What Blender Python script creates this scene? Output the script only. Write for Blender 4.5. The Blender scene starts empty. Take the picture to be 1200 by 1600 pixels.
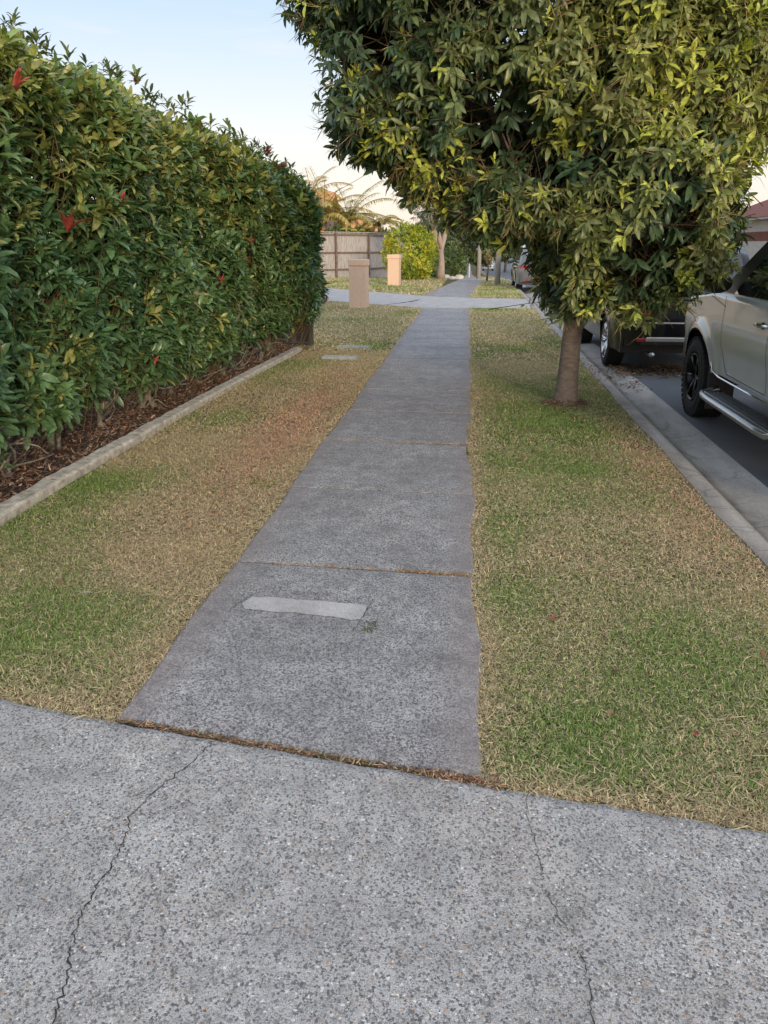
import bpy, bmesh, math
import numpy as np
from mathutils import Vector, Matrix
rng = np.random.default_rng(7)
R = math.radians
S = bpy.context.scene
COL = S.collection

# ------------------------------------------------------------------ camera
cam_d = bpy.data.cameras.new('camera'); cam = bpy.data.objects.new('camera', cam_d); COL.objects.link(cam)
S.camera = cam
cam_d.sensor_fit = 'VERTICAL'; cam_d.sensor_height = 24; cam_d.sensor_width = 18
cam_d.lens = 24*1203/1600; cam_d.clip_end = 2000; cam_d.clip_start = 0.05
th, ps = R(19.05), R(5.9)
cam.location = (0, 0, 1.5)
cam.rotation_euler = Vector((-math.sin(ps)*math.cos(th), math.cos(ps)*math.cos(th), -math.sin(th))).to_track_quat('-Z', 'Y').to_euler()

# ------------------------------------------------------------------ light
SUN_EL, SUN_AZ = R(13), R(158)       # azimuth measured from +Y clockwise: behind the camera, to the right
SKY_RAMP_STRENGTH = 0.90
NISHITA_STRENGTH = 0.03
w = bpy.data.worlds.new('World'); S.world = w; w.use_nodes = True
nt = w.node_tree; nt.nodes.clear()
out = nt.nodes.new('ShaderNodeOutputWorld')
sky = nt.nodes.new('ShaderNodeTexSky'); sky.sky_type = 'NISHITA'; sky.sun_disc = False
sky.sun_elevation = SUN_EL; sky.sun_rotation = SUN_AZ; sky.air_density = 1.2; sky.dust_density = 2.0
b1 = nt.nodes.new('ShaderNodeBackground'); b1.inputs[1].default_value = NISHITA_STRENGTH
nt.links.new(sky.outputs[0], b1.inputs[0])
tc = nt.nodes.new('ShaderNodeTexCoord'); sp = nt.nodes.new('ShaderNodeSeparateXYZ')
nt.links.new(tc.outputs['Generated'], sp.inputs[0])
rp = nt.nodes.new('ShaderNodeValToRGB'); nt.links.new(sp.outputs[2], rp.inputs[0])
els = rp.color_ramp.elements
els[0].position = 0.0; els[0].color = (.76, .60, .51, 1)
els[1].position = 1.0; els[1].color = (.62, .66, .72, 1)
for p_, c_ in ((.06, (.66, .59, .56)), (.13, (.57, .57, .59)), (.24, (.39, .475, .62)), (.36, (.33, .43, .63)), (.55, (.50, .56, .66))):
    e_ = els.new(p_); e_.color = (*c_, 1)
mp = nt.nodes.new('ShaderNodeMapping'); mp.inputs['Scale'].default_value = (3, 3, 22)
nt.links.new(tc.outputs['Generated'], mp.inputs[0])
cn = nt.nodes.new('ShaderNodeTexNoise'); cn.inputs['Scale'].default_value = 2.2; cn.inputs['Detail'].default_value = 5
nt.links.new(mp.outputs[0], cn.inputs['Vector'])
cr = nt.nodes.new('ShaderNodeValToRGB'); cr.color_ramp.elements[0].position = .59; cr.color_ramp.elements[1].position = .78
cr.color_ramp.elements[1].color = (.35, .35, .35, 1)
nt.links.new(cn.outputs[0], cr.inputs[0])
mx = nt.nodes.new('ShaderNodeMixRGB'); mx.inputs[2].default_value = (.66, .55, .58, 1)
nt.links.new(cr.outputs[0], mx.inputs[0]); nt.links.new(rp.outputs[0], mx.inputs[1])
b2 = nt.nodes.new('ShaderNodeBackground'); b2.inputs[1].default_value = SKY_RAMP_STRENGTH
nt.links.new(mx.outputs[0], b2.inputs[0])
ad = nt.nodes.new('ShaderNodeAddShader'); nt.links.new(b1.outputs[0], ad.inputs[0]); nt.links.new(b2.outputs[0], ad.inputs[1])
nt.links.new(ad.outputs[0], out.inputs[0])
sd = bpy.data.lights.new('sun', 'SUN'); sun = bpy.data.objects.new('sun', sd); COL.objects.link(sun)
sd.energy = 1.5; sd.angle = R(11); sd.color = (1.0, .80, .56)
sv = Vector((math.sin(SUN_AZ)*math.cos(SUN_EL), math.cos(SUN_AZ)*math.cos(SUN_EL), math.sin(SUN_EL)))
sun.rotation_euler = (-sv).to_track_quat('-Z', 'Y').to_euler(); sun.location = (5, -20, 20)
S.view_settings.view_transform = 'Standard'; S.view_settings.look = 'None'
S.view_settings.exposure = 0.6; S.view_settings.gamma = 1

# ------------------------------------------------------------------ helpers
def gz(Y):                       # beyond the crest the street runs gently downhill, then levels out
    Y = np.asarray(Y, float)
    a = np.clip(Y-37, 0, None); return -2.75*(1-np.exp(-(a/62)**1.25))+.9*np.clip((Y-160)/200, 0, 1)

def tag(o, label=None, cat=None, group=None, kind=None):
    if label: o['label'] = label
    if cat: o['category'] = cat
    if group: o['group'] = group
    if kind: o['kind'] = kind
    return o

def thing(name, label, cat, loc=(0, 0, 0), rz=0, group=None):
    o = bpy.data.objects.new(name, None); COL.objects.link(o); o.empty_display_size = .2
    o.location = loc; o.rotation_euler = (0, 0, rz)
    return tag(o, label, cat, group)

def link(name, me, mat, parent=None, smooth=False):
    o = bpy.data.objects.new(name, me); COL.objects.link(o)
    if mat:
        for m in (mat if isinstance(mat, (list, tuple)) else [mat]): me.materials.append(m)
    if parent: o.parent = parent
    if smooth: me.polygons.foreach_set('use_smooth', np.ones(len(me.polygons), bool))
    return o

def raw(V, F):
    me = bpy.data.meshes.new('m'); me.from_pydata([tuple(v) for v in V], [], [tuple(f) for f in F]); me.update(); return me

def obj(name, V, F, mat, parent=None, smooth=False):
    return link(name, raw(V, F), mat, parent, smooth)

def big(name, V, loops, sizes, col, mat, parent=None, smooth=False):
    me = bpy.data.meshes.new(name)
    me.vertices.add(len(V)); me.vertices.foreach_set('co', np.ascontiguousarray(V, np.float32).ravel())
    me.loops.add(len(loops)); me.loops.foreach_set('vertex_index', np.ascontiguousarray(loops, np.int32))
    me.polygons.add(len(sizes)); st = np.concatenate([[0], np.cumsum(sizes)[:-1]])
    me.polygons.foreach_set('loop_start', st.astype(np.int32)); me.polygons.foreach_set('loop_total', np.asarray(sizes, np.int32))
    if smooth: me.polygons.foreach_set('use_smooth', np.ones(len(sizes), bool))
    me.update(calc_edges=True)
    if col is not None:
        a = me.color_attributes.new('tone', 'FLOAT_COLOR', 'POINT')
        a.data.foreach_set('color', np.concatenate([col, np.ones((len(col), 1))], 1).astype(np.float32).ravel())
    return link(name, me, mat, parent)

def unit(a):
    return a/np.maximum(np.linalg.norm(a, axis=-1, keepdims=True), 1e-9)

def leafset(P, D, N, L, W, curl, col, fold=.18, rows=((.22, .75), (.52, 1.0), (.8, .62))):
    """many real leaf blades: base, three rows of three, tip"""
    n = len(P); D = unit(D); Sd = unit(np.cross(D, N)); N = np.cross(Sd, D)
    L = L[:, None]; W = W[:, None]; curl = np.asarray(curl)*np.ones(n); cu = curl[:, None]
    V = np.zeros((n, 11, 3))
    V[:, 0] = P
    k = 1
    for t, wd in rows:
        mid = P + D*t*L - N*(cu*t*t)*L
        for s in (-1, 0, 1):
            V[:, k] = mid + Sd*s*wd*W*.5 + N*(fold*abs(s)*wd*W); k += 1
    V[:, 10] = P + D*L*(1-.25*abs(cu)) - N*cu*L
    f = [[0, 2, 1], [0, 3, 2], [1, 2, 5, 4], [2, 3, 6, 5], [4, 5, 8, 7], [5, 6, 9, 8], [7, 8, 10], [8, 9, 10]]
    loc = np.concatenate(f); sz = np.array([len(q) for q in f])
    loops = (loc[None, :] + (np.arange(n)*11)[:, None]).ravel(); sizes = np.tile(sz, n)
    shade = np.ones(11); shade[[2, 5, 8]] = 1.12
    C = col[:, None, :]*shade[None, :, None]
    return V.reshape(-1, 3), loops, sizes, C.reshape(-1, 3)

def bladeset(P, D, N, L, W, curl, col):
    n = len(P); D = unit(D); Sd = unit(np.cross(D, N)); N = np.cross(Sd, D)
    L = L[:, None]; W = W[:, None]; cu = curl[:, None]
    V = np.zeros((n, 5, 3))
    V[:, 0] = P - Sd*W*.5; V[:, 1] = P + Sd*W*.5
    m = P + D*L*.55 - N*cu*L*.25
    V[:, 2] = m + Sd*W*.42; V[:, 3] = m - Sd*W*.42
    V[:, 4] = P + D*L*.95 - N*cu*L
    loc = np.array([0, 1, 2, 3, 3, 2, 4]); sz = np.array([4, 3])
    loops = (loc[None, :] + (np.arange(n)*5)[:, None]).ravel()
    C = np.repeat(col[:, None, :], 5, 1)
    return V.reshape(-1, 3), loops, np.tile(sz, n), C.reshape(-1, 3)

def merge(sets):
    Vs, Ls, Ss, Cs = [], [], [], []; o = 0
    for V, l, s, c in sets:
        Vs.append(V); Ls.append(l+o); Ss.append(s); Cs.append(c); o += len(V)
    return np.concatenate(Vs), np.concatenate(Ls), np.concatenate(Ss), np.concatenate(Cs)

def twigset(A, B, ra, rb, col):
    """three-sided thin twigs from A to B"""
    n = len(A); D = unit(B-A); X = unit(np.cross(D, np.array([.3, .2, .93]))); Y = np.cross(D, X)
    V = np.zeros((n, 6, 3))
    for k in range(3):
        a = 2*math.pi*k/3; o = X*math.cos(a)+Y*math.sin(a)
        V[:, k] = A+o*ra; V[:, 3+k] = B+o*rb
    loc = np.array([0, 1, 4, 3, 1, 2, 5, 4, 2, 0, 3, 5])
    loops = (loc[None, :]+(np.arange(n)*6)[:, None]).ravel()
    return V.reshape(-1, 3), loops, np.full(3*n, 4), np.repeat(col[:, None, :], 6, 1).reshape(-1, 3)

# smooth value noise on a lattice
_T = rng.random((256, 256))
def vnoise(x, y, s):
    x = x/s+57.3; y = y/s+91.7; i = np.floor(x).astype(int); j = np.floor(y).astype(int); fx = x-i; fy = y-j
    fx = fx*fx*(3-2*fx); fy = fy*fy*(3-2*fy); t = lambda a, b: _T[a % 256, b % 256]
    return (t(i, j)*(1-fx)+t(i+1, j)*fx)*(1-fy)+(t(i, j+1)*(1-fx)+t(i+1, j+1)*fx)*fy
def fbm(x, y, s): return (vnoise(x, y, s)+.5*vnoise(x+9, y+3, s/2)+.25*vnoise(x+4, y+7, s/4))/1.75
_W = rng.normal(size=(14, 3)); _Ph = rng.random(14)*6.28
def n3(P, s):
    return np.mean(np.sin(P@(_W.T)*(1.6/s)+_Ph), -1)*2.2

def tube_vf(pts, rad, n=10, cap=True):
    pts = [Vector(p) for p in pts]; V, F = [], []
    up = Vector((.31, .21, .93))
    for i, p in enumerate(pts):
        d = (pts[min(i+1, len(pts)-1)]-pts[max(i-1, 0)]).normalized()
        x = d.cross(up)
        if x.length < .05: x = d.cross(Vector((1, 0, 0)))
        x.normalize(); y = d.cross(x)
        for k in range(n):
            a = 2*math.pi*k/n; V.append(p+(x*math.cos(a)+y*math.sin(a))*rad[i])
        if i:
            for k in range(n):
                a, b = (i-1)*n+k, (i-1)*n+(k+1) % n; F.append((a, b, b+n, a+n))
    if cap:
        F.append(tuple(range(n-1, -1, -1))); F.append(tuple(range((len(pts)-1)*n, len(pts)*n)))
    return [tuple(v) for v in V], F

def join(parts):
    V, F = [], []
    for v, f in parts:
        o = len(V); V += list(v); F += [tuple(i+o for i in q) for q in f]
    return V, F

def box_vf(x0, x1, y0, y1, z0, z1):
    V = [(x, y, z) for z in (z0, z1) for y in (y0, y1) for x in (x0, x1)]
    return V, [(0, 2, 3, 1), (4, 5, 7, 6), (0, 1, 5, 4), (2, 6, 7, 3), (0, 4, 6, 2), (1, 3, 7, 5)]

def bevel(o, wd=.01, seg=2):
    bm = bmesh.new(); bm.from_mesh(o.data)
    bmesh.ops.bevel(bm, geom=bm.edges[:], offset=wd, segments=seg, profile=.6, affect='EDGES', clamp_overlap=True)
    bm.to_mesh(o.data); bm.free(); return o

def box(name, x0, x1, y0, y1, z0, z1, mat, parent=None, bv=0):
    V, F = box_vf(x0, x1, y0, y1, z0, z1); o = obj(name, V, F, mat, parent)
    if bv: bevel(o, bv)
    return o

def lathe_vf(prof, n=40, axis='x'):
    """profile of (axial, radius); closed ring if first==last"""
    V, F = [], []; m = len(prof)
    for k in range(n):
        a = 2*math.pi*k/n
        for (u, r) in prof: V.append((u, r*math.cos(a), r*math.sin(a)) if axis == 'x' else (r*math.cos(a), r*math.sin(a), u))
    for k in range(n):
        for i in range(m-1):
            a, b = k*m+i, ((k+1) % n)*m+i; F.append((a, b, b+1, a+1))
    return V, F

# ------------------------------------------------------------------ materials
def mat(name, col=(.5, .5, .5), rough=.6, metal=0, spec=.5, coat=0):
    m = bpy.data.materials.new(name); m.use_nodes = True; b = m.node_tree.nodes['Principled BSDF']
    b.inputs['Base Color'].default_value = (*col, 1); b.inputs['Roughness'].default_value = rough
    b.inputs['Metallic'].default_value = metal; b.inputs['Specular IOR Level'].default_value = spec
    b.inputs['Coat Weight'].default_value = coat; b.inputs['Coat Roughness'].default_value = .04
    return m

class NB:
    def __init__(s, m): s.t = m.node_tree; s.b = s.t.nodes['Principled BSDF']; s.c = s.n('ShaderNodeTexCoord')
    def n(s, typ, **kw):
        q = s.t.nodes.new(typ)
        for k, v in kw.items():
            if k in q.inputs: q.inputs[k].default_value = v
            else: setattr(q, k, v)
        return q
    def l(s, a, b): s.t.links.new(a, b)
    def noise(s, scale, detail=4, rough=.6, stretch=None):
        q = s.n('ShaderNodeTexNoise'); q.inputs['Scale'].default_value = scale; q.inputs['Detail'].default_value = detail; q.inputs['Roughness'].default_value = rough
        if stretch:
            mp = s.n('ShaderNodeMapping'); mp.inputs['Scale'].default_value = stretch; s.l(s.c.outputs['Object'], mp.inputs[0]); s.l(mp.outputs[0], q.inputs['Vector'])
        else: s.l(s.c.outputs['Object'], q.inputs['Vector'])
        return q.outputs[0]
    def ramp(s, src, stops, interp='LINEAR'):
        q = s.n('ShaderNodeValToRGB'); e = q.color_ramp.elements; q.color_ramp.interpolation = interp
        e[0].position, e[0].color = stops[0][0], (*stops[0][1], 1); e[1].position, e[1].color = stops[-1][0], (*stops[-1][1], 1)
        for p, c in stops[1:-1]: k = e.new(p); k.color = (*c, 1)
        s.l(src, q.inputs[0]); return q.outputs[0]
    def mix(s, f, a, b, mode='MIX'):
        q = s.n('ShaderNodeMixRGB'); q.blend_type = mode
        for i, v in enumerate((f, a, b)):
            if isinstance(v, (int, float)): q.inputs[i].default_value = v if i == 0 else (v, v, v, 1)
            elif isinstance(v, tuple): q.inputs[i].default_value = (*v, 1)
            else: s.l(v, q.inputs[i])
        return q.outputs[0]
    def math(s, op, a, b=0.):
        q = s.n('ShaderNodeMath'); q.operation = op
        for i, v in enumerate((a, b)):
            if isinstance(v, (int, float)): q.inputs[i].default_value = v
            else: s.l(v, q.inputs[i])
        return q.outputs[0]
    def bump(s, h, strength=.5, dist=.005):
        q = s.n('ShaderNodeBump'); q.inputs['Strength'].default_value = strength; q.inputs['Distance'].default_value = dist
        s.l(h, q.inputs['Height']); s.l(q.outputs[0], s.b.inputs['Normal'])
    def col(s, c): s.l(c, s.b.inputs['Base Color'])
    def xyz(s):
        q = s.n('ShaderNodeSeparateXYZ'); s.l(s.c.outputs['Object'], q.inputs[0]); return q.outputs

def noisy(name, c0, c1, scale=8, rough=.8, bump=.3, dist=.01, stretch=None, spec=.3, detail=5):
    m = mat(name, c0, rough, spec=spec); q = NB(m); n = q.noise(scale, detail, .65, stretch)
    q.col(q.ramp(n, [(.3, c0), (.7, c1)]))
    if bump: q.bump(n, bump, dist)
    return m

def aggregate(name, cell, matrix_lo, matrix_hi, stone_stops, border=None, big_dark=.5, warm=(.5, .42, .36), cover=.5):
    m = mat(name, rough=.88, spec=.25); q = NB(m)
    # warp
    v = q.n('ShaderNodeTexVoronoi'); v.inputs['Scale'].default_value = 1/cell
    dn = q.n('ShaderNodeTexNoise'); dn.inputs['Scale'].default_value = 1.1/cell; dn.inputs['Detail'].default_value = 2; q.l(q.c.outputs['Object'], dn.inputs['Vector'])
    va = q.n('ShaderNodeVectorMath'); va.operation = 'MULTIPLY_ADD'; va.inputs[1].default_value = (cell*1.5,)*3; q.l(dn.outputs['Color'], va.inputs[0]); q.l(q.c.outputs['Object'], va.inputs[2]); q.l(va.outputs[0], v.inputs['Vector'])
    sx = q.n('ShaderNodeSeparateColor'); q.l(v.outputs['Color'], sx.inputs[0])
    stones = q.ramp(sx.outputs[0], stone_stops, 'CONSTANT')
    fine = q.noise(1/cell*1.6, 3, .7)
    big = q.noise(1.6, 6, .62)
    med = q.noise(9, 5, .7)
    base = q.ramp(q.mix(.3, fine, med), [(.38, matrix_lo), (.60, matrix_hi)])
    # stone shows where the random radius beats the distance
    rad = q.math('MULTIPLY', sx.outputs[1], cover)
    mask = q.math('GREATER_THAN', rad, v.outputs['Distance'])
    # coverage varies over the slab
    mv = q.ramp(big, [(.3, (.72,)*3), (.55, (1,)*3)])
    mk = q.math('MULTIPLY', mask, mv)
    c = q.mix(mk, base, stones)
    c = q.mix(1., c, q.ramp(big, [(.3, (1-big_dark*.55,)*3), (.7, (1.1,)*3)]), 'MULTIPLY')
    c = q.mix(1., c, q.ramp(q.noise(5.5, 5, .65), [(.34, (.93,)*3), (.66, (1.12,)*3)]), 'MULTIPLY')
    tan = q.ramp(q.noise(.9, 5, .7), [(.48, (0, 0, 0)), (.75, (.55,)*3)])
    c = q.mix(tan, c, q.mix(1., c, warm, 'MULTIPLY'))
    if border:
        X = q.xyz(); wob = q.math('MULTIPLY', q.math('SUBTRACT', q.noise(5, 4), .5), .10)
        xx = q.math('ADD', X[0], wob)
        d0 = q.math('SUBTRACT', xx, border[0]); d1 = q.math('SUBTRACT', border[1], xx)
        dm = q.math('MINIMUM', d0, d1)
        e = q.n('ShaderNodeMapRange'); e.inputs[1].default_value = .03; e.inputs[2].default_value = .17; e.inputs[3].default_value = .62; e.inputs[4].default_value = 0
        q.l(dm, e.inputs[0])
        c = q.mix(e.outputs[0], c, q.ramp(q.mix(.5, fine, med), [(.35, (.21, .185, .18)), (.65, (.40, .345, .33))]))
    relief_tone = q.ramp(q.noise(1/cell*3.0, 2, .8), [(.36, (.58,)*3), (.52, (1.04,)*3), (.68, (1.32,)*3)])  # relief shading and pit dirt baked into the colour as fine contrast
    c = q.mix(1., c, relief_tone, 'MULTIPLY')
    v2 = q.n('ShaderNodeTexVoronoi'); v2.inputs['Scale'].default_value = .42/cell; q.l(va.outputs[0], v2.inputs['Vector'])
    s2 = q.n('ShaderNodeSeparateColor'); q.l(v2.outputs['Color'], s2.inputs[0])
    m2 = q.math('MULTIPLY', q.math('GREATER_THAN', q.math('SUBTRACT', q.math('MULTIPLY', s2.outputs[1], .9), .55), v2.outputs['Distance']), .55)
    c = q.mix(m2, c, q.ramp(s2.outputs[0], [(0, (.16, .155, .15)), (.4, (.33, .29, .26)), (.7, (.10, .105, .12)), (.88, (.5, .46, .42))], 'CONSTANT'))
    q.col(c)
    h = q.math('ADD', q.math('MULTIPLY', v.outputs['Distance'], -.8), fine)
    q.bump(h, .9, cell*.5)
    return m

M = {}
M['drive'] = aggregate('exposed aggregate', .0060, (.24, .236, .236), (.70, .685, .68),
    [(0, (.15, .145, .15)), (.18, (.28, .265, .255)), (.38, (.42, .40, .385)), (.55, (.22, .208, .20)), (.7, (.56, .54, .52)), (.84, (.14, .145, .16)), (.92, (.50, .36, .26)), (.96, (.82, .80, .77))], big_dark=.28, warm=(.95, .86, .78), cover=.95)
M['path'] = aggregate('footpath concrete', .0062, (.17, .167, .172), (.66, .645, .65),
    [(0, (.12, .12, .125)), (.25, (.20, .197, .20)), (.5, (.30, .292, .29)), (.7, (.17, .167, .17)), (.88, (.48, .47, .46))], border=(-1.115, .085), big_dark=.45, warm=(.92, .84, .82), cover=1.0)
M['drive2'] = noisy('old concrete', (.34, .33, .33), (.52, .50, .49), 3, .9, .2)
M['patch'] = aggregate('patch mortar', .0045, (.40, .39, .39), (.70, .68, .675), [(0, (.35, .34, .34)), (.5, (.55, .54, .53)), (.8, (.7, .69, .68))], big_dark=.2, cover=.55)
M['crack'] = mat('crack', (.05, .047, .045), 1, spec=0)
def kerbmat():
    m = mat('kerb concrete', rough=.9, spec=.2); q = NB(m)
    n = q.noise(3, 6, .7, (1.5, .5, 1)); f = q.noise(70, 3, .7)
    c = q.mix(.45, q.ramp(n, [(.3, (.22, .21, .20)), (.7, (.48, .46, .44))]), q.ramp(f, [(.3, (.14, .14, .14)), (.7, (.42, .41, .40))]))
    v = q.n('ShaderNodeTexVoronoi'); v.feature = 'DISTANCE_TO_EDGE'; v.inputs['Scale'].default_value = 1.6
    mp_ = q.n('ShaderNodeMapping'); mp_.inputs['Scale'].default_value = (.6, 2.2, 1); nz = q.n('ShaderNodeTexNoise'); nz.inputs['Scale'].default_value = 5
    q.l(q.c.outputs['Object'], nz.inputs[0]); q.l(q.mix(.15, q.c.outputs['Object'], nz.outputs['Color']), mp_.inputs[0]); q.l(mp_.outputs[0], v.inputs['Vector'])
    k = q.ramp(v.outputs['Distance'], [(.0, (.72,)*3), (.018, (1,)*3)])
    X = q.xyz(); u = q.math('SUBTRACT', X[0], q.math('MULTIPLY', X[1], .0118)); u = q.math('ADD', u, q.math('MULTIPLY', q.math('SUBTRACT', n, .5), .10))
    grime = q.ramp(q.math('SUBTRACT', u, 1.475), [(.0, (.9, .85, .8)), (.10, (1.25, 1.2, 1.15)), (.20, (.50, .48, .45)), (.26, (.50, .48, .45)), (.33, (1.1, 1.08, 1.05)), (.58, (1.45, 1.44, 1.42))])
    c = q.mix(1., c, grime, 'MULTIPLY')
    q.col(q.mix(1., c, k, 'MULTIPLY')); q.bump(q.mix(.5, n, f), .5, .006); return m
M['kerb'] = kerbmat()
def roadmat():
    m = mat('asphalt', rough=.8, spec=.4); q = NB(m)
    f = q.noise(110, 3, .7); n = q.noise(1.2, 6, .6)
    c = q.mix(.5, q.ramp(f, [(.3, (.04, .045, .052)), (.7, (.22, .235, .26))]), q.ramp(n, [(.3, (.11, .12, .135)), (.7, (.19, .205, .23))]))
    q.col(c); q.bump(f, .7, .006); return m
M['road'] = roadmat()
def soilmat():
    m = mat('lawn thatch', rough=1, spec=.1); q = NB(m)
    f = q.noise(140, 4, .7); n = q.noise(1.3, 5, .65)
    a = q.ramp(n, [(.35, (.20, .15, .09)), (.5, (.15, .13, .065)), (.65, (.075, .095, .03))])
    q.col(q.mix(1., a, q.ramp(f, [(.3, (.45,)*3), (.7, (1.35,)*3)]), 'MULTIPLY')); q.bump(f, .8, .01); return m
M['soil'] = soilmat()
M['mulchbed'] = noisy('mulch soil', (.045, .03, .022), (.13, .085, .06), 60, 1, .8, .02)
M['edging'] = noisy('edging concrete', (.28, .25, .20), (.66, .61, .52), 16, .9, .5, .006)

def leafmat(name, rough=.38, trans=.22, spec=.5, vary=.25, tint=(1, 1, 1)):
    m = bpy.data.materials.new(name); m.use_nodes = True; t = m.node_tree; b = t.nodes['Principled BSDF']
    a = t.nodes.new('ShaderNodeVertexColor'); a.layer_name = 'tone'
    b.inputs['Roughness'].default_value = rough; b.inputs['Specular IOR Level'].default_value = spec
    c = t.nodes.new('ShaderNodeTexCoord'); n = t.nodes.new('ShaderNodeTexNoise'); n.inputs['Scale'].default_value = 35
    t.links.new(c.outputs['Object'], n.inputs['Vector'])
    r_ = t.nodes.new('ShaderNodeMapRange'); r_.inputs[1].default_value = .3; r_.inputs[2].default_value = .7; r_.inputs[3].default_value = 1-vary; r_.inputs[4].default_value = 1+vary
    t.links.new(n.outputs[0], r_.inputs[0])
    mm = t.nodes.new('ShaderNodeMixRGB'); mm.blend_type = 'MULTIPLY'; mm.inputs[0].default_value = 1
    t.links.new(a.outputs[0], mm.inputs[1]); t.links.new(r_.outputs[0], mm.inputs[2]); t.links.new(mm.outputs[0], b.inputs['Base Color'])
    if trans:
        tr = t.nodes.new('ShaderNodeBsdfTranslucent'); g = t.nodes.new('ShaderNodeMixRGB'); g.blend_type = 'MULTIPLY'; g.inputs[0].default_value = 1; g.inputs[2].default_value = (1.5, 1.6, .7, 1)
        t.links.new(mm.outputs[0], g.inputs[1]); t.links.new(g.outputs[0], tr.inputs[0])
        ms = t.nodes.new('ShaderNodeMixShader'); ms.inputs[0].default_value = trans
        t.links.new(b.outputs[0], ms.inputs[1]); t.links.new(tr.outputs[0], ms.inputs[2]); t.links.new(ms.outputs[0], t.nodes['Material Output'].inputs[0])
    return m
M['leaf'] = leafmat('hedge leaf', .33, .18)
M['tleaf'] = leafmat('tree leaf', .4, .22)
M['grass'] = leafmat('grass blade', .7, .2, .2, .1)
M['chip'] = leafmat('dry chips', .9, 0, .15, .2)
M['bark'] = noisy('smooth bark', (.15, .115, .098), (.29, .235, .20), 14, .85, .6, .01, (1, 1, 2.2))
M['lichen'] = noisy('lichen bark', (.05, .038, .03), (.30, .27, .22), 30, .9, .6, .01)
M['deadwood'] = noisy('bleached wood', (.30, .22, .18), (.62, .50, .42), 6, .85, .5, .03, (4, 4, .7))
M['darkbark'] = noisy('dark bark', (.07, .05, .04), (.18, .14, .11), 8, .9, .5, .02)
M['render'] = noisy('peach render', (.72, .50, .36), (.80, .58, .43), 14, .85, .25, .004)
M['timber'] = noisy('weathered timber', (.26, .235, .23), (.66, .62, .59), 5, .9, .4, .01, (6, 6, .6))
M['rail'] = noisy('timber rail', (.12, .09, .08), (.26, .20, .17), 7, .9, .3)
M['fencemetal'] = noisy('brown sheet metal', (.035, .028, .028), (.055, .045, .045), 4, .5, 0)
M['postmetal'] = mat('dark green metal post', (.04, .05, .045), .45)
M['cover'] = noisy('meter cover concrete', (.26, .30, .33), (.48, .52, .54), 30, .8, .4, .004)
M['pole'] = noisy('pole timber', (.36, .34, .32), (.55, .53, .50), 5, .8, .3, .01, (4, 4, .5))
M['tileorange'] = noisy('orange roof tile', (.62, .25, .10), (.78, .38, .18), 3, .8, .2)  # clay orange pushed toward warm sunlight in the colour itself
M['tilered'] = noisy('red roof tile', (.17, .06, .045), (.27, .10, .075), 3, .8, .2)
def brickmat(name, c1, c2, mortar):
    m = mat(name, rough=.9, spec=.2); q = NB(m)
    b = q.n('ShaderNodeTexBrick'); b.inputs['Scale'].default_value = 1; b.inputs['Brick Width'].default_value = .24; b.inputs['Row Height'].default_value = .086; b.inputs['Mortar Size'].default_value = .01
    b.inputs['Color1'].default_value = (*c1, 1); b.inputs['Color2'].default_value = (*c2, 1); b.inputs['Mortar'].default_value = (*mortar, 1)
    X = q.xyz(); cb = q.n('ShaderNodeCombineXYZ'); q.l(q.math('ADD', X[0], X[1]), cb.inputs[0]); q.l(X[2], cb.inputs[1]); q.l(cb.outputs[0], b.inputs['Vector'])
    q.col(b.outputs['Color']); return m
M['brick'] = brickmat('orange brick', (.50, .24, .13), (.38, .17, .09), (.45, .40, .34))
M['palebrick'] = brickmat('pale brick', (.62, .56, .50), (.52, .45, .40), (.6, .57, .52))
M['white'] = mat('white paint', (.75, .74, .72), .6)
M['glasshouse'] = mat('window glass', (.02, .025, .03), .08)
M['rubber'] = noisy('rubber', (.012, .012, .013), (.022, .022, .023), 40, .75, .2, .002)
M['black'] = mat('black plastic', (.015, .015, .016), .5)
M['rimblack'] = mat('black alloy', (.02, .02, .022), .28, .6)
M['rimsilver'] = mat('silver alloy', (.6, .6, .62), .25, 1)
M['chrome'] = mat('chrome', (.72, .73, .74), .12, 1)
M['alu'] = mat('brushed step metal', (.55, .56, .57), .32, 1)
M['glass'] = mat('car glass', (.012, .018, .018), .03, 0, .8, 1)
M['redlens'] = mat('red lens', (.45, .015, .02), .2, coat=1)
M['silver'] = mat('silver paint', (.55, .60, .60), .38, .3, .5, 1)
M['darkpaint'] = mat('black paint', (.006, .007, .010), .22, 0, .35, .55)
M['greypaint'] = mat('grey paint', (.20, .22, .22), .35, .5, .5, 1)
M['whitepaint'] = mat('white car paint', (.75, .76, .78), .35, 0, .5, 1)
M['plate'] = mat('number plate', (.6, .6, .55), .5)
M['rock'] = noisy('pale rock', (.40, .37, .34), (.70, .67, .63), 5, .9, .6, .05)

# ------------------------------------------------------------------ ground sheets
def kx(Y): return 1.475+0.0118*np.minimum(np.asarray(Y, float), 38)      # outer edge of the kerb
def strip(name, Ys, xl, xr, z, mat_, thick=0, nx=1, parent=None, noise=0):
    V, F = [], []
    for i, Y in enumerate(Ys):
        a, b = xl(Y), xr(Y)
        for k in range(nx+1):
            V.append((a+(b-a)*k/nx, Y, z+float(gz(Y))))
    m = nx+1
    for i in range(len(Ys)-1):
        for k in range(nx): F.append((i*m+k, i*m+k+1, (i+1)*m+k+1, (i+1)*m+k))
    return obj(name, V, F, mat_, parent)
YS = list(np.arange(-12, 36, 2.))+list(np.arange(36, 60, 1.))+list(np.arange(60, 420, 5.))
tag(obj('ground', [(x, y, -.35+float(gz(y))) for y in [-60]+YS+[900] for x in (-700, 700)], [(2*i, 2*i+1, 2*i+3, 2*i+2) for i in range(len(YS)+1)], M['soil']), kind='structure')
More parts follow.
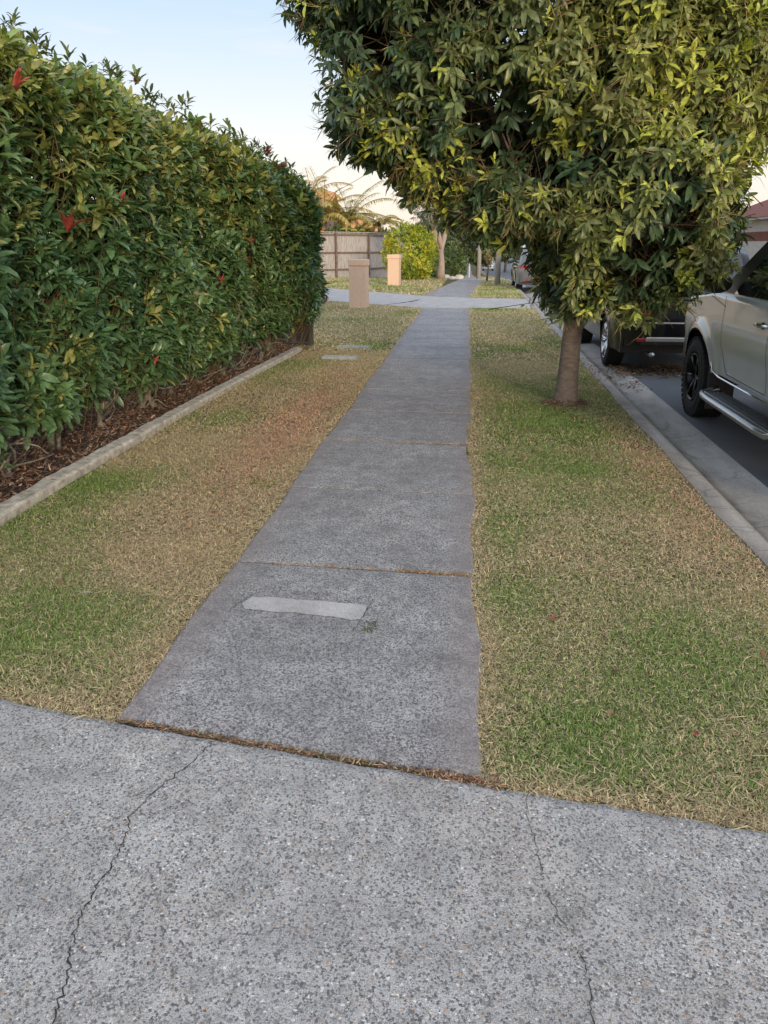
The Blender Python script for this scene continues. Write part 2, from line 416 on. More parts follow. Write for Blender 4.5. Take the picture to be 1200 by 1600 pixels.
lawn = strip('lawn_soil', YS, lambda Y: -60, lambda Y: float(kx(Y))+.01, -.016, M['soil']); tag(lawn, kind='structure')
tag(strip('far_verge', YS, lambda Y: float(kx(Y))+8.9, lambda Y: 90, -.01, M['soil']), kind='structure')
tag(strip('road', YS, lambda Y: float(kx(Y))+.60, lambda Y: float(kx(Y))+8.4, -.10, M['road']), kind='structure')
def kerbsweep(name, prof, side):
    V, F = [], []; Ys = [-12]+list(np.arange(-3, 30, .5))+list(np.arange(30, 60, 1.))+list(np.arange(60, 420, 5.)); m = len(prof)
    for Y in Ys:
        for (u, z) in prof:
            wob = .012*math.sin(Y*2.3)+.008*math.sin(Y*5.1+1) if u == 0 else 0
            x = float(kx(Y))+(u+wob if side > 0 else 9.0-u); V.append((x, Y, z+float(gz(Y))))
    for i in range(len(Ys)-1):
        for k in range(m-1):
            q = (i*m+k, (i+1)*m+k, (i+1)*m+k+1, i*m+k+1); F.append(q if side < 0 else q[::-1])
    return tag(obj(name, V, F, M['kerb'], smooth=False), kind='structure')
kp = [(0, -.08), (0, 0.002), (.10, 0.004), (.135, -.006), (.17, -.05), (.205, -.105), (.25, -.135), (.33, -.133), (.60, -.096), (.601, -.2)]
kerbsweep('kerb', kp, 1); kerbsweep('kerb_across_the_road', kp, -1)

# foreground driveway with the curved edge
DE = [(-5.2, 4.6), (-4.2, 3.6), (-3.4, 3.0), (-2.7, 2.62), (-2.1, 2.37), (-1.58, 2.195), (-1.34, 2.142), (-1.11, 2.10), (-.73, 2.035), (-.28, 1.965), (.07, 1.915), (.27, 1.88), (.54, 1.845), (.86, 1.79), (1.2, 1.74), (1.497, 1.70)]
def dedge(x): return np.interp(x, [p[0] for p in DE], [p[1] for p in DE])
de = []
for (x0, y0), (x1, y1) in zip(DE[:-1], DE[1:]):
    for t in np.linspace(0, 1, 7)[:-1]:
        x = x0+(x1-x0)*t; de.append((x, y0+(y1-y0)*t+.004*math.sin(x*31)+.003*math.sin(x*73)))
de.append(DE[-1])
V, F = [], []
for x, y in de: V += [(x, -9, 0), (x, y-.03, 0.0), (x, y, -.008), (x, y, -.09)]
for i in range(len(de)-1):
    for k in range(3): F.append((4*i+k, 4*i+4+k, 4*i+5+k, 4*i+1+k))
drive = tag(obj('driveway', V, F, M['drive']), kind='structure')

def ribbon(name, pts, wd, z, mat_, parent, jit=.006, seed=1):
    r = np.random.default_rng(seed); P = []
    for (a, b) in zip(pts[:-1], pts[1:]):
        for t in np.linspace(0, 1, 9)[:-1]: P.append((a[0]+(b[0]-a[0])*t+r.normal()*jit, a[1]+(b[1]-a[1])*t+r.normal()*jit*.6))
    P.append(pts[-1]); V, F = [], []
    for i, p in enumerate(P):
        q = P[min(i+1, len(P)-1)]; o = P[max(i-1, 0)]; d = Vector((q[0]-o[0], q[1]-o[1])).normalized()
        h = wd*.5*(.45+r.random()*1.1)*(1 if 0 < i < len(P)-1 else .2)
        V += [(p[0]-d.y*h, p[1]+d.x*h, z), (p[0]+d.y*h, p[1]-d.x*h, z)]
        if i: F.append((2*i-2, 2*i-1, 2*i+1, 2*i))
    return obj(name, V, F, mat_, parent)
CRACK1 = [(-.76, 2.03), (-.79, 1.92), (-.85, 1.79), (-.88, 1.66), (-.86, 1.57), (-.855, 1.53), (-.86, 1.44), (-.865, 1.36), (-.85, 1.28), (-.835, 1.23), (-.815, 1.19), (-.80, 1.12), (-.79, 1.06), (-.75, .9), (-.7, .7)]
CRACK2 = [(.225, 1.885), (.215, 1.78), (.235, 1.66), (.24, 1.58)]
CRACK3 = [(.245, 1.52), (.27, 1.44), (.285, 1.405)]
CRACK4 = [(.30, 1.36), (.312, 1.30), (.31, 1.23), (.305, 1.16), (.31, .95)]
ribbon('crack', CRACK1, .0030, .0015, M['crack'], drive, .0045, 2)
ribbon('crack', CRACK2, .0014, .0015, M['crack'], drive, .002, 3)
ribbon('crack', CRACK3, .0016, .0015, M['crack'], drive, .003, 4); ribbon('crack', CRACK4, .0022, .0015, M['crack'], drive, .0035, 14)

# footpath slabs
def pl(Y): return -1.115+.010*np.sin(Y*1.9)+.006*np.sin(Y*6.1)
def pr_(Y): return .085+.014*np.sin(Y*2.7+1)+.009*np.sin(Y*7.3)-.03*np.exp(-((Y-6.3)/1.2)**2)
jts = [None, 3.46, 4.75, 6.05, 7.3, 8.5, 9.8, 11.0, 12.3, 13.5, 14.7, 16, 17.2, 18.5, 20.45]
V, F = [], []
def slab(y0, y1, first=False, gap=.006, xl=pl, xr=pr_):
    n = max(4, int((y1-y0)/.08)); o = len(V)
    for i in range(n+1):
        t = i/n; Y = y0+(y1-y0)*t; a, b = float(xl(Y)), float(xr(Y))
        ya = yb = Y; sk = -.03*(1 if not first or i else 0)
        if first: ya = max(Y, 0); ya = (float(dedge(a))+.022)*(1-t)+(y1+.03)*t; yb = (float(dedge(b))+.022)*(1-t)+(y1-.03)*t
        else: ya = Y+.03; yb = Y-.03
        g = gap if i in (0, n) else 0; s = 1 if i == 0 else -1
        zt = -.003 if i in (0, n) else 0.0015
        e = .012
        for (x, z) in ((a, -.08), (a, -.005), (a+e, zt), (b-e, zt), (b, -.005), (b, -.08)):
            yy = ya+(yb-ya)*((x-a)/(b-a)); V.append((x, yy+g*s, z+float(gz(Y))))
    for i in range(n):
        for k in range(5): F.append((o+6*i+k, o+6*i+k+1, o+6*i+7+k, o+6*i+6+k))
    F.append(tuple(o+k for k in range(6))[::-1]); F.append(tuple(o+6*n+k for k in range(6)))
slab(2.0, 3.46, True)
for a, b in zip(jts[1:-1], jts[2:]): slab(a, b, gap=.011)
PY = [24.6, 31, 38, 42, 50, 75, 150, 250]
def pl2(Y): return np.interp(Y, PY, [-1.5, -.98, -.42, -.42, -.45, -.6, -.6, -.6])
def pr2(Y): return np.interp(Y, PY, [.12, .39, .80, .78, .75, .65, .6, .6])
yy = 24.8
while yy < 240:
    slab(yy, yy+2.4, xl=pl2, xr=pr2); yy += 2.4
path = tag(obj('footpath', V, F, M['path']), kind='structure')
pv = [(-.93, 3.06), (-.915, 3.085), (-.86, 3.082), (-.80, 3.088), (-.73, 3.078), (-.66, 3.075), (-.58, 3.072), (-.5, 3.062), (-.44, 3.06), (-.395, 3.05), (-.388, 3.0), (-.395, 2.95), (-.39, 2.91), (-.44, 2.905), (-.52, 2.925), (-.6, 2.93), (-.7, 2.945), (-.8, 2.945), (-.88, 2.955), (-.925, 2.965), (-.94, 3.01)]
pv = [(a[0]+(b[0]-a[0])*t+rng.normal()*.0022, a[1]+(b[1]-a[1])*t+rng.normal()*.0022) for a, b in zip(pv, pv[1:]+pv[:1]) for t in (0, .25, .5, .75)]
obj('concrete_patch', [(x, y, .0045) for x, y in pv], [tuple(range(len(pv)))[::-1]], M['patch'], path)
ribbon('crack', [(-.37, 3.12), (-.385, 3.0), (-.40, 2.88), (-.42, 2.80)], .0022, .0055, M['crack'], path, .003, 5)
ribbon('crack', [(-.90, 3.16), (-.95, 3.03), (-.99, 2.90)], .0016, .0055, M['crack'], path, .003, 6)

# second driveway across the verge
near = [(-16, 32.5), (-10, 27.4), (-4.2, 23.0), (-1.2, 20.5), (.1, 20.5), (1.715, 20.7)]
far_ = [(-16, 46), (-10, 37), (-5.5, 30.2), (-.95, 25.0), (.1, 24.6), (1.765, 24.3)]
d2 = tag(obj('driveway_beyond', [(x, y, .004) for x, y in near]+[(x, y, .004) for x, y in far_]+[(x, y, -.06) for x, y in near], [(i, i+1, i+7, i+6) for i in range(5)]+[(i+12, i+13, i+1, i) for i in range(5)], M['drive2']), kind='structure')
tag(strip('driveway_crossing', [39.6, 41, 42.4], lambda Y: -.55, lambda Y: 1.92, .006, M['drive2']), kind='structure')
ribbon('joint', [(-2.15, 21.35), (-1.6, 22.6), (-1.35, 23.6)], .07, .008, M['crack'], d2, .015, 8)
def ond2(x, y):
    return (y > np.interp(x, [p[0] for p in near], [p[1] for p in near])-.02) & (y < np.interp(x, [p[0] for p in far_], [p[1] for p in far_])+.02)
# garden bed behind the edging
tag(strip('garden_bed', list(np.arange(0, 14, 1.)), lambda Y: -4.6, lambda Y: float(np.interp(Y, [3.8, 9, 11.7], [-2.66, -2.63, -2.5])), -.004, M['mulchbed']), kind='structure')
tag(strip('paving', list(np.arange(-2, 13, 1.)), lambda Y: -12, lambda Y: -4.1, .006, M['drive2']), kind='structure')

# ------------------------------------------------------------------ grass
GREEN = np.array([.14, .215, .06]); GREEN2 = np.array([.25, .34, .10]); STRAW = np.array([.56, .475, .31]); TAN = np.array([.40, .30, .20]); RED = np.array([.56, .34, .25])
def gcol(x, y, r, edge):
    dry = fbm(x, y, 1.1)*1.0+.25*fbm(x+30, y+11, .25)
    dry = (dry-.42)*2.6
    dry = dry+np.where(x < -1, .02, .02)+.9*np.exp(-edge/.07)
    dry += np.where((y > 5) & (x < -1), .16, 0)+np.where(y > 11, .15, 0)
    reen = 1.25*np.exp(-(((x+1.70)/.42)**2+((y-2.70)/.42)**2))+.7*np.exp(-(((x-.45)/.3)**2+((y-2.1)/.22)**2))+.6*np.exp(-(((x-.22)/.14)**2+((y-4.)/1.5)**2))+.5*np.exp(-(((x+2.15)/.35)**2+((y-5.4)/.7)**2))
    dry = dry-reen*.9
    red = 1.1*np.exp(-(((x+1.50)/.30)**2+((y-7.0)/2.4)**2))*np.clip(.3+1.4*fbm(x+3, y*.6, .5), 0, 1)+.5*np.exp(-(((x-1.4)/.2)**2+((y-6.)/2.5)**2))
    p = np.clip(.33+dry*.70, .06, .95)
    isdry = r.random(len(x)) < p
    g = GREEN+(GREEN2-GREEN)*r.random((len(x), 1)); s = STRAW+(TAN-STRAW)*(r.random((len(x), 1))**1.3)
    c = np.where(isdry[:, None], s, g)
    isred = r.random(len(x)) < red*.75
    c = np.where(isred[:, None], RED*(.7+.6*r.random((len(x), 1))), c)
    return c*1.22*(.55+.85*r.random((len(x), 1))), isdry  # wide random blade tone stands in for shaded gaps in the turf
def grass(name, label, regions, ok):
    sets = []
    for (x0, x1, y0, y1, dens, L, W) in regions:
        n = int((x1-x0)*(y1-y0)*dens); x = rng.uniform(x0, x1, n); y = rng.uniform(y0, y1, n)
        k, edge = ok(x, y); k &= rng.random(n) < np.clip(.62+.8*fbm(x+5, y, .3), 0, 1); x, y, edge = x[k], y[k], edge[k]; n = len(x)
        c, dry = gcol(x, y, rng, edge)
        az = rng.random(n)*2*math.pi; tilt = np.clip(rng.normal(np.where(dry, 1.22, .85), .28), .1, 1.5)
        hh = .75+.5*fbm(x, y, .5)
        D = np.stack([np.cos(az)*np.sin(tilt), np.sin(az)*np.sin(tilt), np.cos(tilt)], 1)
        N = np.stack([-np.cos(az)*np.cos(tilt), -np.sin(az)*np.cos(tilt), np.sin(tilt)], 1)+rng.normal(size=(n, 3))*.3
        ll = L*(.55+.75*rng.random(n))*hh
        P = np.stack([x, y, -.016+gz(y)+rng.random(n)*np.where(dry, .014, .006)], 1)
        sets.append(bladeset(P, D, N, ll, W*(.7+.6*rng.random(n)), rng.normal(.18, .2, n), c))
    # long dry runners lying over the turf, in loose drifts
    x0, x1 = min(q[0] for q in regions), 1.6 if regions[0][0] > 0 else -1.1
    n = 3600; x = rng.uniform(max(x0, -2.7), x1, n); y = 1.7+rng.random(n)**1.5*7; k, edge = ok(x, y); k &= fbm(x+2, y+8, .35) > .46; x, y = x[k], y[k]; n = len(x)
    az = rng.random(n)*6.283; D = np.stack([np.cos(az), np.sin(az), rng.normal(size=n)*.10], 1)
    P = np.stack([x, y, -.002+rng.random(n)*.010], 1); cc = np.where(rng.random((n, 1)) < .7, STRAW*1.25, RED*.9)*(.7+.5*rng.random((n, 1)))
    sets.append(bladeset(P, D, np.tile([0, 0, 1.], (n, 1))+rng.normal(size=(n, 3))*.3, .03+.05*rng.random(n), np.full(n, .0024), rng.normal(0, .12, n), cc))
    V, l, s, c = merge(sets)
    return tag(big(name, V, l, s, c, M['grass']), label, 'grass', kind='stuff')
def ok_right(x, y):
    e = np.minimum(np.minimum(x-np.where(y > 24, pr2(y), pr_(y)), y-dedge(x)), (kx(y)-x)*1.5+.02); return (e > -.006) & (x < kx(y)+.01) & ((y < 20.5) | (y > 24.5)) & ((y < 39.5) | (y > 42.5)), np.maximum(e, 0)
def ok_left(x, y):
    e = np.minimum(np.where(y > 24, pl2(y), pl(y))-x, y-dedge(x)); g = (e > -.006) & ~ond2(x, y)
    g &= ~((y < 11.7) & (x < np.interp(y, [3.8, 9, 11.7], [-2.60, -2.56, -2.42])))
    g &= ~((x > -2.02) & (x < -1.5) & (y > 10.80) & (y < 11.06)) & ~((x > -1.99) & (x < -1.49) & (y > 12.02) & (y < 12.30))
    return g, np.maximum(e, 0)
grass('grass', 'dry couch grass strip with green patches between footpath and kerb', [
    (.05, 1.55, 1.6, 3.4, 60000, .0215, .0020), (.05, 1.56, 3.4, 6, 30000, .024, .0027), (.05, 1.6, 6, 11, 11000, .030, .0043), (.05, 1.75, 11, 20.5, 2200, .05, .010),
    (.05, 1.8, 24.6, 34, 900, .09, .016), (.1, 1.95, 34, 60, 350, .10, .03)], ok_right)
grass('grass', 'patchy brown and green lawn left of the footpath', [
    (-3.3, -1.08, 2, 3.8, 54000, .0235, .0020), (-2.66, -1.08, 3.8, 6.2, 28000, .025, .0027), (-2.66, -1.08, 6.2, 11.7, 11000, .030, .0043), (-4.5, -1.05, 11.7, 23, 2000, .05, .010),
    (-7.6, -1.0, 24, 44, 420, .10, .022), (-9, -1, 44, 70, 90, .14, .05)], lambda x, y: ok_left(x, y) if True else None)

# straw in the joint, mulch chips, litter
def chips(name, label, cat, x, y, z, L, W, cols, matn='chip', tilt=.25):
    n = len(x); az = rng.random(n)*6.283; c = np.array(cols)[rng.integers(0, len(cols), n)]*(.6+.8*rng.random((n, 1)))
    D = np.stack([np.cos(az), np.sin(az), rng.normal(size=n)*tilt], 1); N = np.array([0, 0, 1.])+rng.normal(size=(n, 3))*.35
    P = np.stack([x, y, z], 1)
    V, l, s, c = bladeset(P, D, N, L*(.4+rng.random(n)), W*(.5+rng.random(n)), rng.normal(0, .25, n), c)
    return tag(big(name, V, l, s, c, M[matn]), label, cat, kind='stuff')
n = 5600; x = rng.uniform(-1.12, .15, n); x = x[rng.random(n) < .08+.40*fbm(x, x*0, .12)**2+.5*(x > -.08)]; n = len(x); y = dedge(x)+.010+rng.normal(size=n)*(.006+.008*(x > -.1))
chips('dry_grass_clippings', 'orange dry clippings lying in the joint between driveway and footpath', 'clippings', x, y, -.012+rng.random(n)*.014, .022, .003, [(.44, .27, .16), (.28, .16, .10), (.50, .38, .25), (.13, .08, .055), (.2, .12, .08)])
n = 900; x = rng.uniform(-.95, .06, n); x = np.where(rng.random(n) < .6, rng.uniform(-.3, .06, n), x); y = 3.46-.05*(x+.5)+rng.normal(size=n)*.006
chips('dry_grass_clippings', 'thin line of dry clippings along the joint behind the pale patch', 'clippings', x, y, .001+rng.random(n)*.004, .018, .0028, [(.45, .27, .15), (.30, .18, .10), (.5, .4, .25)])
n = 500; x = rng.uniform(-1.05, .06, n); x = np.where(rng.random(n) < .5, rng.uniform(-.4, .06, n), x)
chips('dry_grass_clippings', 'faint line of dry clippings in the third footpath joint from the driveway', 'clippings', x, 6.05-.05*(x+.5)+rng.normal(size=n)*.010, .001+rng.random(n)*.004, .022, .004, [(.45, .30, .2), (.30, .2, .13), (.5, .42, .32)])
n = 30000; y = rng.uniform(3, 12.2, n); x = rng.uniform(-4.1, -2.62, n); k = x < np.interp(y, [3.8, 9, 11.7], [-2.70, -2.67, -2.55]); x, y = x[k], y[k]; n = len(x)
chips('bark_mulch', 'brown bark mulch spread under the hedge behind the concrete edging', 'mulch', x, y, .002+rng.random(n)*.02, .05, .011, [(.13, .08, .055), (.18, .11, .075), (.24, .16, .115), (.07, .05, .04), (.32, .22, .16), (.28, .14, .08), (.20, .10, .06), (.38, .29, .22)])
n = 1500; x = rng.uniform(2.0, 4.2, n); y = 10.7+(x-2)*.02+rng.normal(size=n)*.28
chips('leaf_litter', 'brown leaf litter on the road behind the dark parked car', 'leaf litter', x, y, -.092+rng.random(n)*.012, .05, .022, [(.20, .11, .06), (.28, .16, .09), (.12, .08, .05), (.34, .24, .13)])
n = 260; x = rng.uniform(kx(8)+.02, 2.2, n); y = rng.uniform(9.2, 11.2, n)
chips('leaf_litter', 'thin scatter of leaf litter in the gutter beside the street tree', 'leaf litter', x, y, np.interp(x-kx(y), [p[0] for p in kp[:-1]], [p[1] for p in kp[:-1]])+.006, .04, .018, [(.20, .11, .06), (.28, .16, .09)])

n = 170; x = rng.uniform(-2.6, 1.5, n); y = 2.2+rng.random(n)*9; k = (x < -1.15) | (x > .12); x, y = x[k], y[k]
chips('leaf_litter', 'small dead leaves scattered over both lawns', 'leaf litter', x, y, np.full(len(x), .006), .038, .015, [(.26, .13, .08), (.36, .22, .13), (.45, .36, .28), (.14, .09, .06), (.34, .12, .08)])
def flat_leaf(label, x, y, z, az, L, W, c, group=None):
    V, l, s, cc = leafset(np.array([[x, y, z]]), np.array([[math.cos(az), math.sin(az), .12]]), np.array([[0, .1, 1.]]), np.array([L]), np.array([W]), .15, np.array([c]))
    return tag(big('fallen_leaf', V, l, s, cc, M['chip']), label, 'leaf')
flat_leaf('red fallen leaf on the left lawn, nearest the concrete edging', -1.86, 3.12, .012, .6, .045, .025, (.34, .13, .09))
flat_leaf('pale grey curled leaf on the left lawn beside the pink leaf', -1.70, 3.02, .012, .3, .06, .018, (.42, .32, .30))
flat_leaf('rust coloured leaf at the left end of the lawn above the driveway', -1.86, 2.55, .012, 2.8, .05, .03, (.34, .13, .07))
flat_leaf('long rust red leaf lying in the middle of the right verge', .84, 3.95, .012, .1, .10, .018, (.40, .18, .10))
flat_leaf('small dark red leaf near the driveway corner of the right verge', .78, 2.2, .012, 1.1, .03, .018, (.26, .06, .06))
flat_leaf('bright red leaf lying on the concrete garden edging', -2.66, 4.55, .062, .4, .05, .022, (.42, .07, .04))
flat_leaf('orange leaf on the mulch beside the garden edging', -2.74, 5.35, .03, .9, .06, .035, (.45, .16, .06))
sp_ = []
for k in range(22):
    sp_.append((-.355+.055*rng.random()-.03, 2.90-.10*rng.random()))
V, l, s, cc = leafset(np.array([[a, b, .006+.006*rng.random()] for a, b in sp_]), np.array([[.5+rng.normal()*.4, -.8+rng.normal()*.4, .1] for _ in sp_]), np.tile([0, 0, 1.], (22, 1)), np.full(22, .026), np.full(22, .006), .1, np.tile([.10, .115, .035], (22, 1)))
tag(big('leaf_sprig', V, l, s, cc, M['chip']), 'small green sprig dropped beside the pale concrete patch', 'sprig')

# ------------------------------------------------------------------ concrete edging
ep = [(-2.61, 2.6), (-2.61, 3.87), (-2.625, 4.7), (-2.61, 5.65), (-2.60, 7.16), (-2.55, 9.35), (-2.47, 11.7)]
edg = thing('garden_edging', 'pale concrete edging between the mulch bed and the left lawn', 'edging', (-2.6, 5, 0))
def ex(y): return np.interp(y, [p[1] for p in ep], [p[0] for p in ep])
js = [2.6, 4.35, 5.95, 7.6, 9.2, 10.5, 11.72]
for a, b in zip(js[:-1], js[1:]):
    V, F = [], []; n = 28
    for i in range(n+1):
        y = a+.003+(b-a-.006)*i/n; x = float(ex(y)); wv = .004*math.sin(y*9)+.003*math.sin(y*23)
        r1 = rng.normal()*.0025
        for (u, z) in ((0, -.04), (.0+r1, .030+r1), (-.014+wv, .046), (-.105+wv, .052+r1), (-.118, .040), (-.118, -.04)):
            V.append((x+u+2.6, y-5, z))
    for i in range(n):
        for k in range(5): F.append((6*i+k, 6*i+k+1, 6*i+7+k, 6*i+6+k)[::-1])
    F.append(tuple(range(6))); F.append(tuple(6*n+k for k in range(6))[::-1])
    obj('edging_block', V, F, M['edging'], edg)

# ------------------------------------------------------------------ foliage clusters
def clusters(C, A, nl, L, W, col, droop=0., spread=(.5, 1.35), stem=.05, curl=.25, colj=.25):
    """whorls of leaves: C tips, A axes"""
    n = len(C); sets = []
    A = unit(A); X = unit(np.cross(A, rng.normal(size=(n, 3)))); Y = np.cross(A, X); ph = rng.random(n)*6.28
    csz = .62+.62*rng.random(n)
    jj = (1+colj*(rng.random((n, 1))-.5)*2)
    for k in range(nl):
        a = ph+k*2.4; t = k/nl; pol = spread[1]+(spread[0]-spread[1])*t+rng.normal(size=n)*.27
        D = A*np.cos(pol)[:, None]+(X*np.cos(a)[:, None]+Y*np.sin(a)[:, None])*np.sin(pol)[:, None]
        D[:, 2] -= droop; D = unit(D)
        P = C-A*(stem*(1-t))+rng.normal(size=(n, 3))*.004
        N = A+np.array([0, 0, .5])+rng.normal(size=(n, 3))*.22
        sc = csz*(.78+.42*rng.random(n))*(1-.25*t)*1.06
        sets.append(leafset(P, D, N, L*sc, W*sc*(.85+.3*rng.random(n)), curl*(.4+rng.random(n)*1.2), col*jj*(.85+.3*rng.random((n, 1)))))
    return merge(sets)

# hedge -------------------------------------------------------------
HX = lambda Y: np.interp(Y, [2, 5, 8, 10, 11.2, 12.2], [-2.92, -2.86, -2.74, -2.48, -2.16, -2.04])
HT = lambda Y: np.interp(Y, [2, 5, 8, 11, 11.8, 12.5], [2.92, 2.92, 2.83, 2.60, 2.28, 1.65])
HB = lambda Y: np.interp(Y, [2, 5, 9, 10.3, 12.3], [.36, .32, .28, .40, .62])
hedge = thing('hedge', 'tall clipped dark green hedge with red new shoots left of the footpath', 'hedge', (-3.15, 7, 0))
def hedge_pts(n_front, n_top, n_end):
    Y = rng.uniform(2.6, 12.1, n_front); t = rng.random(n_front); zt = HT(Y); zb = HB(Y); Z = zb+(zt-zb)*t
    # rounded shoulder and tucked-in foot
    up = np.clip((Z-(zt-.42))/.42, 0, 1); lo = np.clip(((zb+.55)-Z)/.55, 0, 1)
    bul = .10*np.sin(Y*1.7+Z*1.3)+.07*np.sin(Y*3.9-Z*2.1)+.05*np.sin(Y*7.1+Z*5.)
    X = HX(Y)-.42*up**2.2-.16*lo**1.6+bul*.8
    endf = np.clip((Y-11.4)/.8, 0, 1); X = X-.45*endf**2.5
    A = np.stack([np.full_like(X, 1.), .35*endf, .35+1.2*up-.25*lo], 1)
    P1 = np.stack([X, Y, Z], 1)
    Y = rng.uniform(2.6, 12.1, n_top); u = rng.random(n_top); X = HX(Y)-.36-u*1.15; Z = HT(Y)+.03*np.sin(X*4+Y*2)-.02*rng.random(n_top)+.03*np.sin(Y*2.9)
    P2 = np.stack([X, Y, Z], 1); A2 = np.stack([.15*np.ones_like(X), 0*X, np.ones_like(X)], 1)
    X = rng.uniform(-3.8, -2.3, n_end); Z = rng.uniform(.6, 2.1, n_end); Y = 12.15+.12*np.sin(X*5+Z*3)-.25*np.clip((Z-1.9)/.5, 0, 1)
    P3 = np.stack([X, Y, Z], 1); A3 = np.stack([.2*np.ones_like(X), np.ones_like(X), .4*np.ones_like(X)], 1)
    return np.concatenate([P1, P2, P3]), np.concatenate([A, A2, A3])
P, A = hedge_pts(5600, 1500, 700)
hn = n3(P, .55); keep = (hn > -.95) | (rng.random(len(P)) < .3); P, A, hn = P[keep], A[keep], hn[keep]
dep = np.abs(rng.normal(size=len(P)))*.07+np.clip(-hn, 0, 1.2)*.20
A = unit(A+rng.normal(size=A.shape)*.33+np.array([0, 0, .35])); An = unit(A)
P = P-An*dep[:, None]*np.array([1, 1, .6])
sp1 = rng.random(len(P)) < .04; P[sp1] += An[sp1]*.07
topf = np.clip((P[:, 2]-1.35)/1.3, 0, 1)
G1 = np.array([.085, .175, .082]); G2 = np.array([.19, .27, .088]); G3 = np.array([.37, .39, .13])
mixv = np.clip(.15+.8*topf*rng.random(len(P))+.25*n3(P+5, .8), 0, 1)[:, None]  # lighter greens higher up put light from above into the leaf colour
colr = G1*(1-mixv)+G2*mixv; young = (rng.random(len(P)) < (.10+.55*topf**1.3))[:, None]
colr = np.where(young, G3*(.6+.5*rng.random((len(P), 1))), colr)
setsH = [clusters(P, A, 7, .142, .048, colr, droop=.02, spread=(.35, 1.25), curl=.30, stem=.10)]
# inner layer so that the hedge is deep
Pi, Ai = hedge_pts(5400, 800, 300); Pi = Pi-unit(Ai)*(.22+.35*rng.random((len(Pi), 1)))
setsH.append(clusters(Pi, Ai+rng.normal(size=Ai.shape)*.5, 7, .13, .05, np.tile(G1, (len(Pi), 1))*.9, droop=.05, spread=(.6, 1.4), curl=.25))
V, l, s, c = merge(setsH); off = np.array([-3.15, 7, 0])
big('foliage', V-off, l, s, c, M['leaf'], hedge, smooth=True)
Bt = P-An*.03; At = P-An*(.30+.2*rng.random((len(P), 1)))-np.array([0, 0, .12])
V, l, s, c = twigset(At, Bt, .0035, .0022, np.tile([.16, .11, .06], (len(P), 1)))
big('twigs', V-off, l, s, c, M['chip'], hedge)
# tall shoots on the top and lone low sprigs
for k in range(80):
    y_ = rng.uniform(4.2, 12); x_ = float(HX(y_))-rng.uniform(.25, .6); z_ = float(HT(y_))+rng.uniform(.03, .15)
    V, l, s, c = clusters(np.array([[x_, y_, z_]]), np.array([[0, 0, 1.]])+rng.normal(size=(1, 3))*.2, 9, .11, .03, np.array([[.10, .125, .045]])*(.7+.8*rng.random()), spread=(.25, 1.1), stem=.09, curl=.35)
    big('top_shoot', V-off, l, s, c, M['leaf'], hedge, smooth=True)
RS = [(-2.80, 5.0, 2.42, 1.5), (-2.82, 5.45, 1.62, 1.15), (-2.76, 6.2, 1.83, 1.), (-3.1, 7.6, 2.92, .55), (-2.72, 9.6, 1.32, .8), (-2.60, 9.4, 1.55, .9), (-2.45, 10.6, 1.58, .7), (-2.66, 10.6, 2.62, 1.1), (-2.58, 10.8, 2.45, 1.0), (-2.18, 12.0, .72, 1.2), (-2.8, 7.5, .95, .7), (-2.7, 8.5, 1.15, .6), (-2.75, 6.6, .55, .6), (-2.35, 11.3, 2.15, 1.), (-2.55, 11.0, 2.5, 1.)]
for (x, y, z, sc) in RS:
    V, l, s, c = clusters(np.array([[x+.05, y, z]]), np.array([[.35, -.25, .9]]), 7, .125*sc, .036*sc, np.array([[.42, .08, .07]]), spread=(.15, .62), stem=.04, curl=.22)
    big('red_shoot', V-off, l, s, c, M['leaf'], hedge, smooth=True)
tr = [(-3.11, 4.3), (-3.12, 4.82), (-3.16, 5.59), (-3.15, 6.35), (-3.12, 7.12), (-3.1, 7.9), (-3.02, 8.6), (-2.92, 9.2), (-2.88, 9.9), (-2.80, 10.5), (-2.75, 11.0), (-3.1, 3.5), (-3.12, 2.8)]
for i, (x, y) in enumerate(tr):
    r = np.random.default_rng(40+i); parts = []; b = Vector((x, y, -.02)); ln = Vector((r.normal()*.10, r.normal()*.12, .34))
    p1 = b+ln*.5+Vector((r.normal()*.03, r.normal()*.03, 0)); p2 = b+ln
    parts.append(tube_vf([b, b+Vector((0, 0, .05)), p1, p2], [.050, .034, .028, .030], 9))
    for k in range(4):
        d = Vector((r.normal()*.4, r.normal()*.6, .8)); q = p2-Vector((0, 0, .10*k)); pts = [q]; rr = [.03]
        for j in range(5):
            d = (d+Vector((r.normal()*.35, r.normal()*.35, .25+r.normal()*.2))).normalized(); q = q+d*.16; pts.append(q); rr.append(.028-.004*j)
        parts.append(tube_vf(pts, rr, 6))
    for k in range(11):
        d = Vector((.35+r.normal()*.5, r.normal()*.9, .6)); q = b+Vector((r.normal()*.02, r.normal()*.02, .03+.3*r.random())); pts = [q]; rr = [.014]
        for j in range(4):
            d = (d+Vector((r.normal()*.4, r.normal()*.4, r.normal()*.3+.15))).normalized(); q = q+d*.09; pts.append(q); rr.append(.010-.0015*j)
        parts.append(tube_vf(pts, rr, 5))
    V, F = join(parts); V = [(a-off[0], b_-off[1], c_) for a, b_, c_ in V]
    o = obj('trunk', V, F, M['lichen'], hedge, smooth=True)
for k in range(26):
    V, l, s, c = clusters(np.array([[rng.uniform(-3.05, -2.84), rng.uniform(3.6, 9.5), rng.uniform(.18, .45)]]), np.array([[.7, 0, .6]])+rng.normal(size=(1, 3))*.2, 6, .085, .028, np.array([[.09, .20, .05]]), spread=(.5, 1.2))
    big('low_sprig', V-off, l, s, c, M['leaf'], hedge, smooth=True)

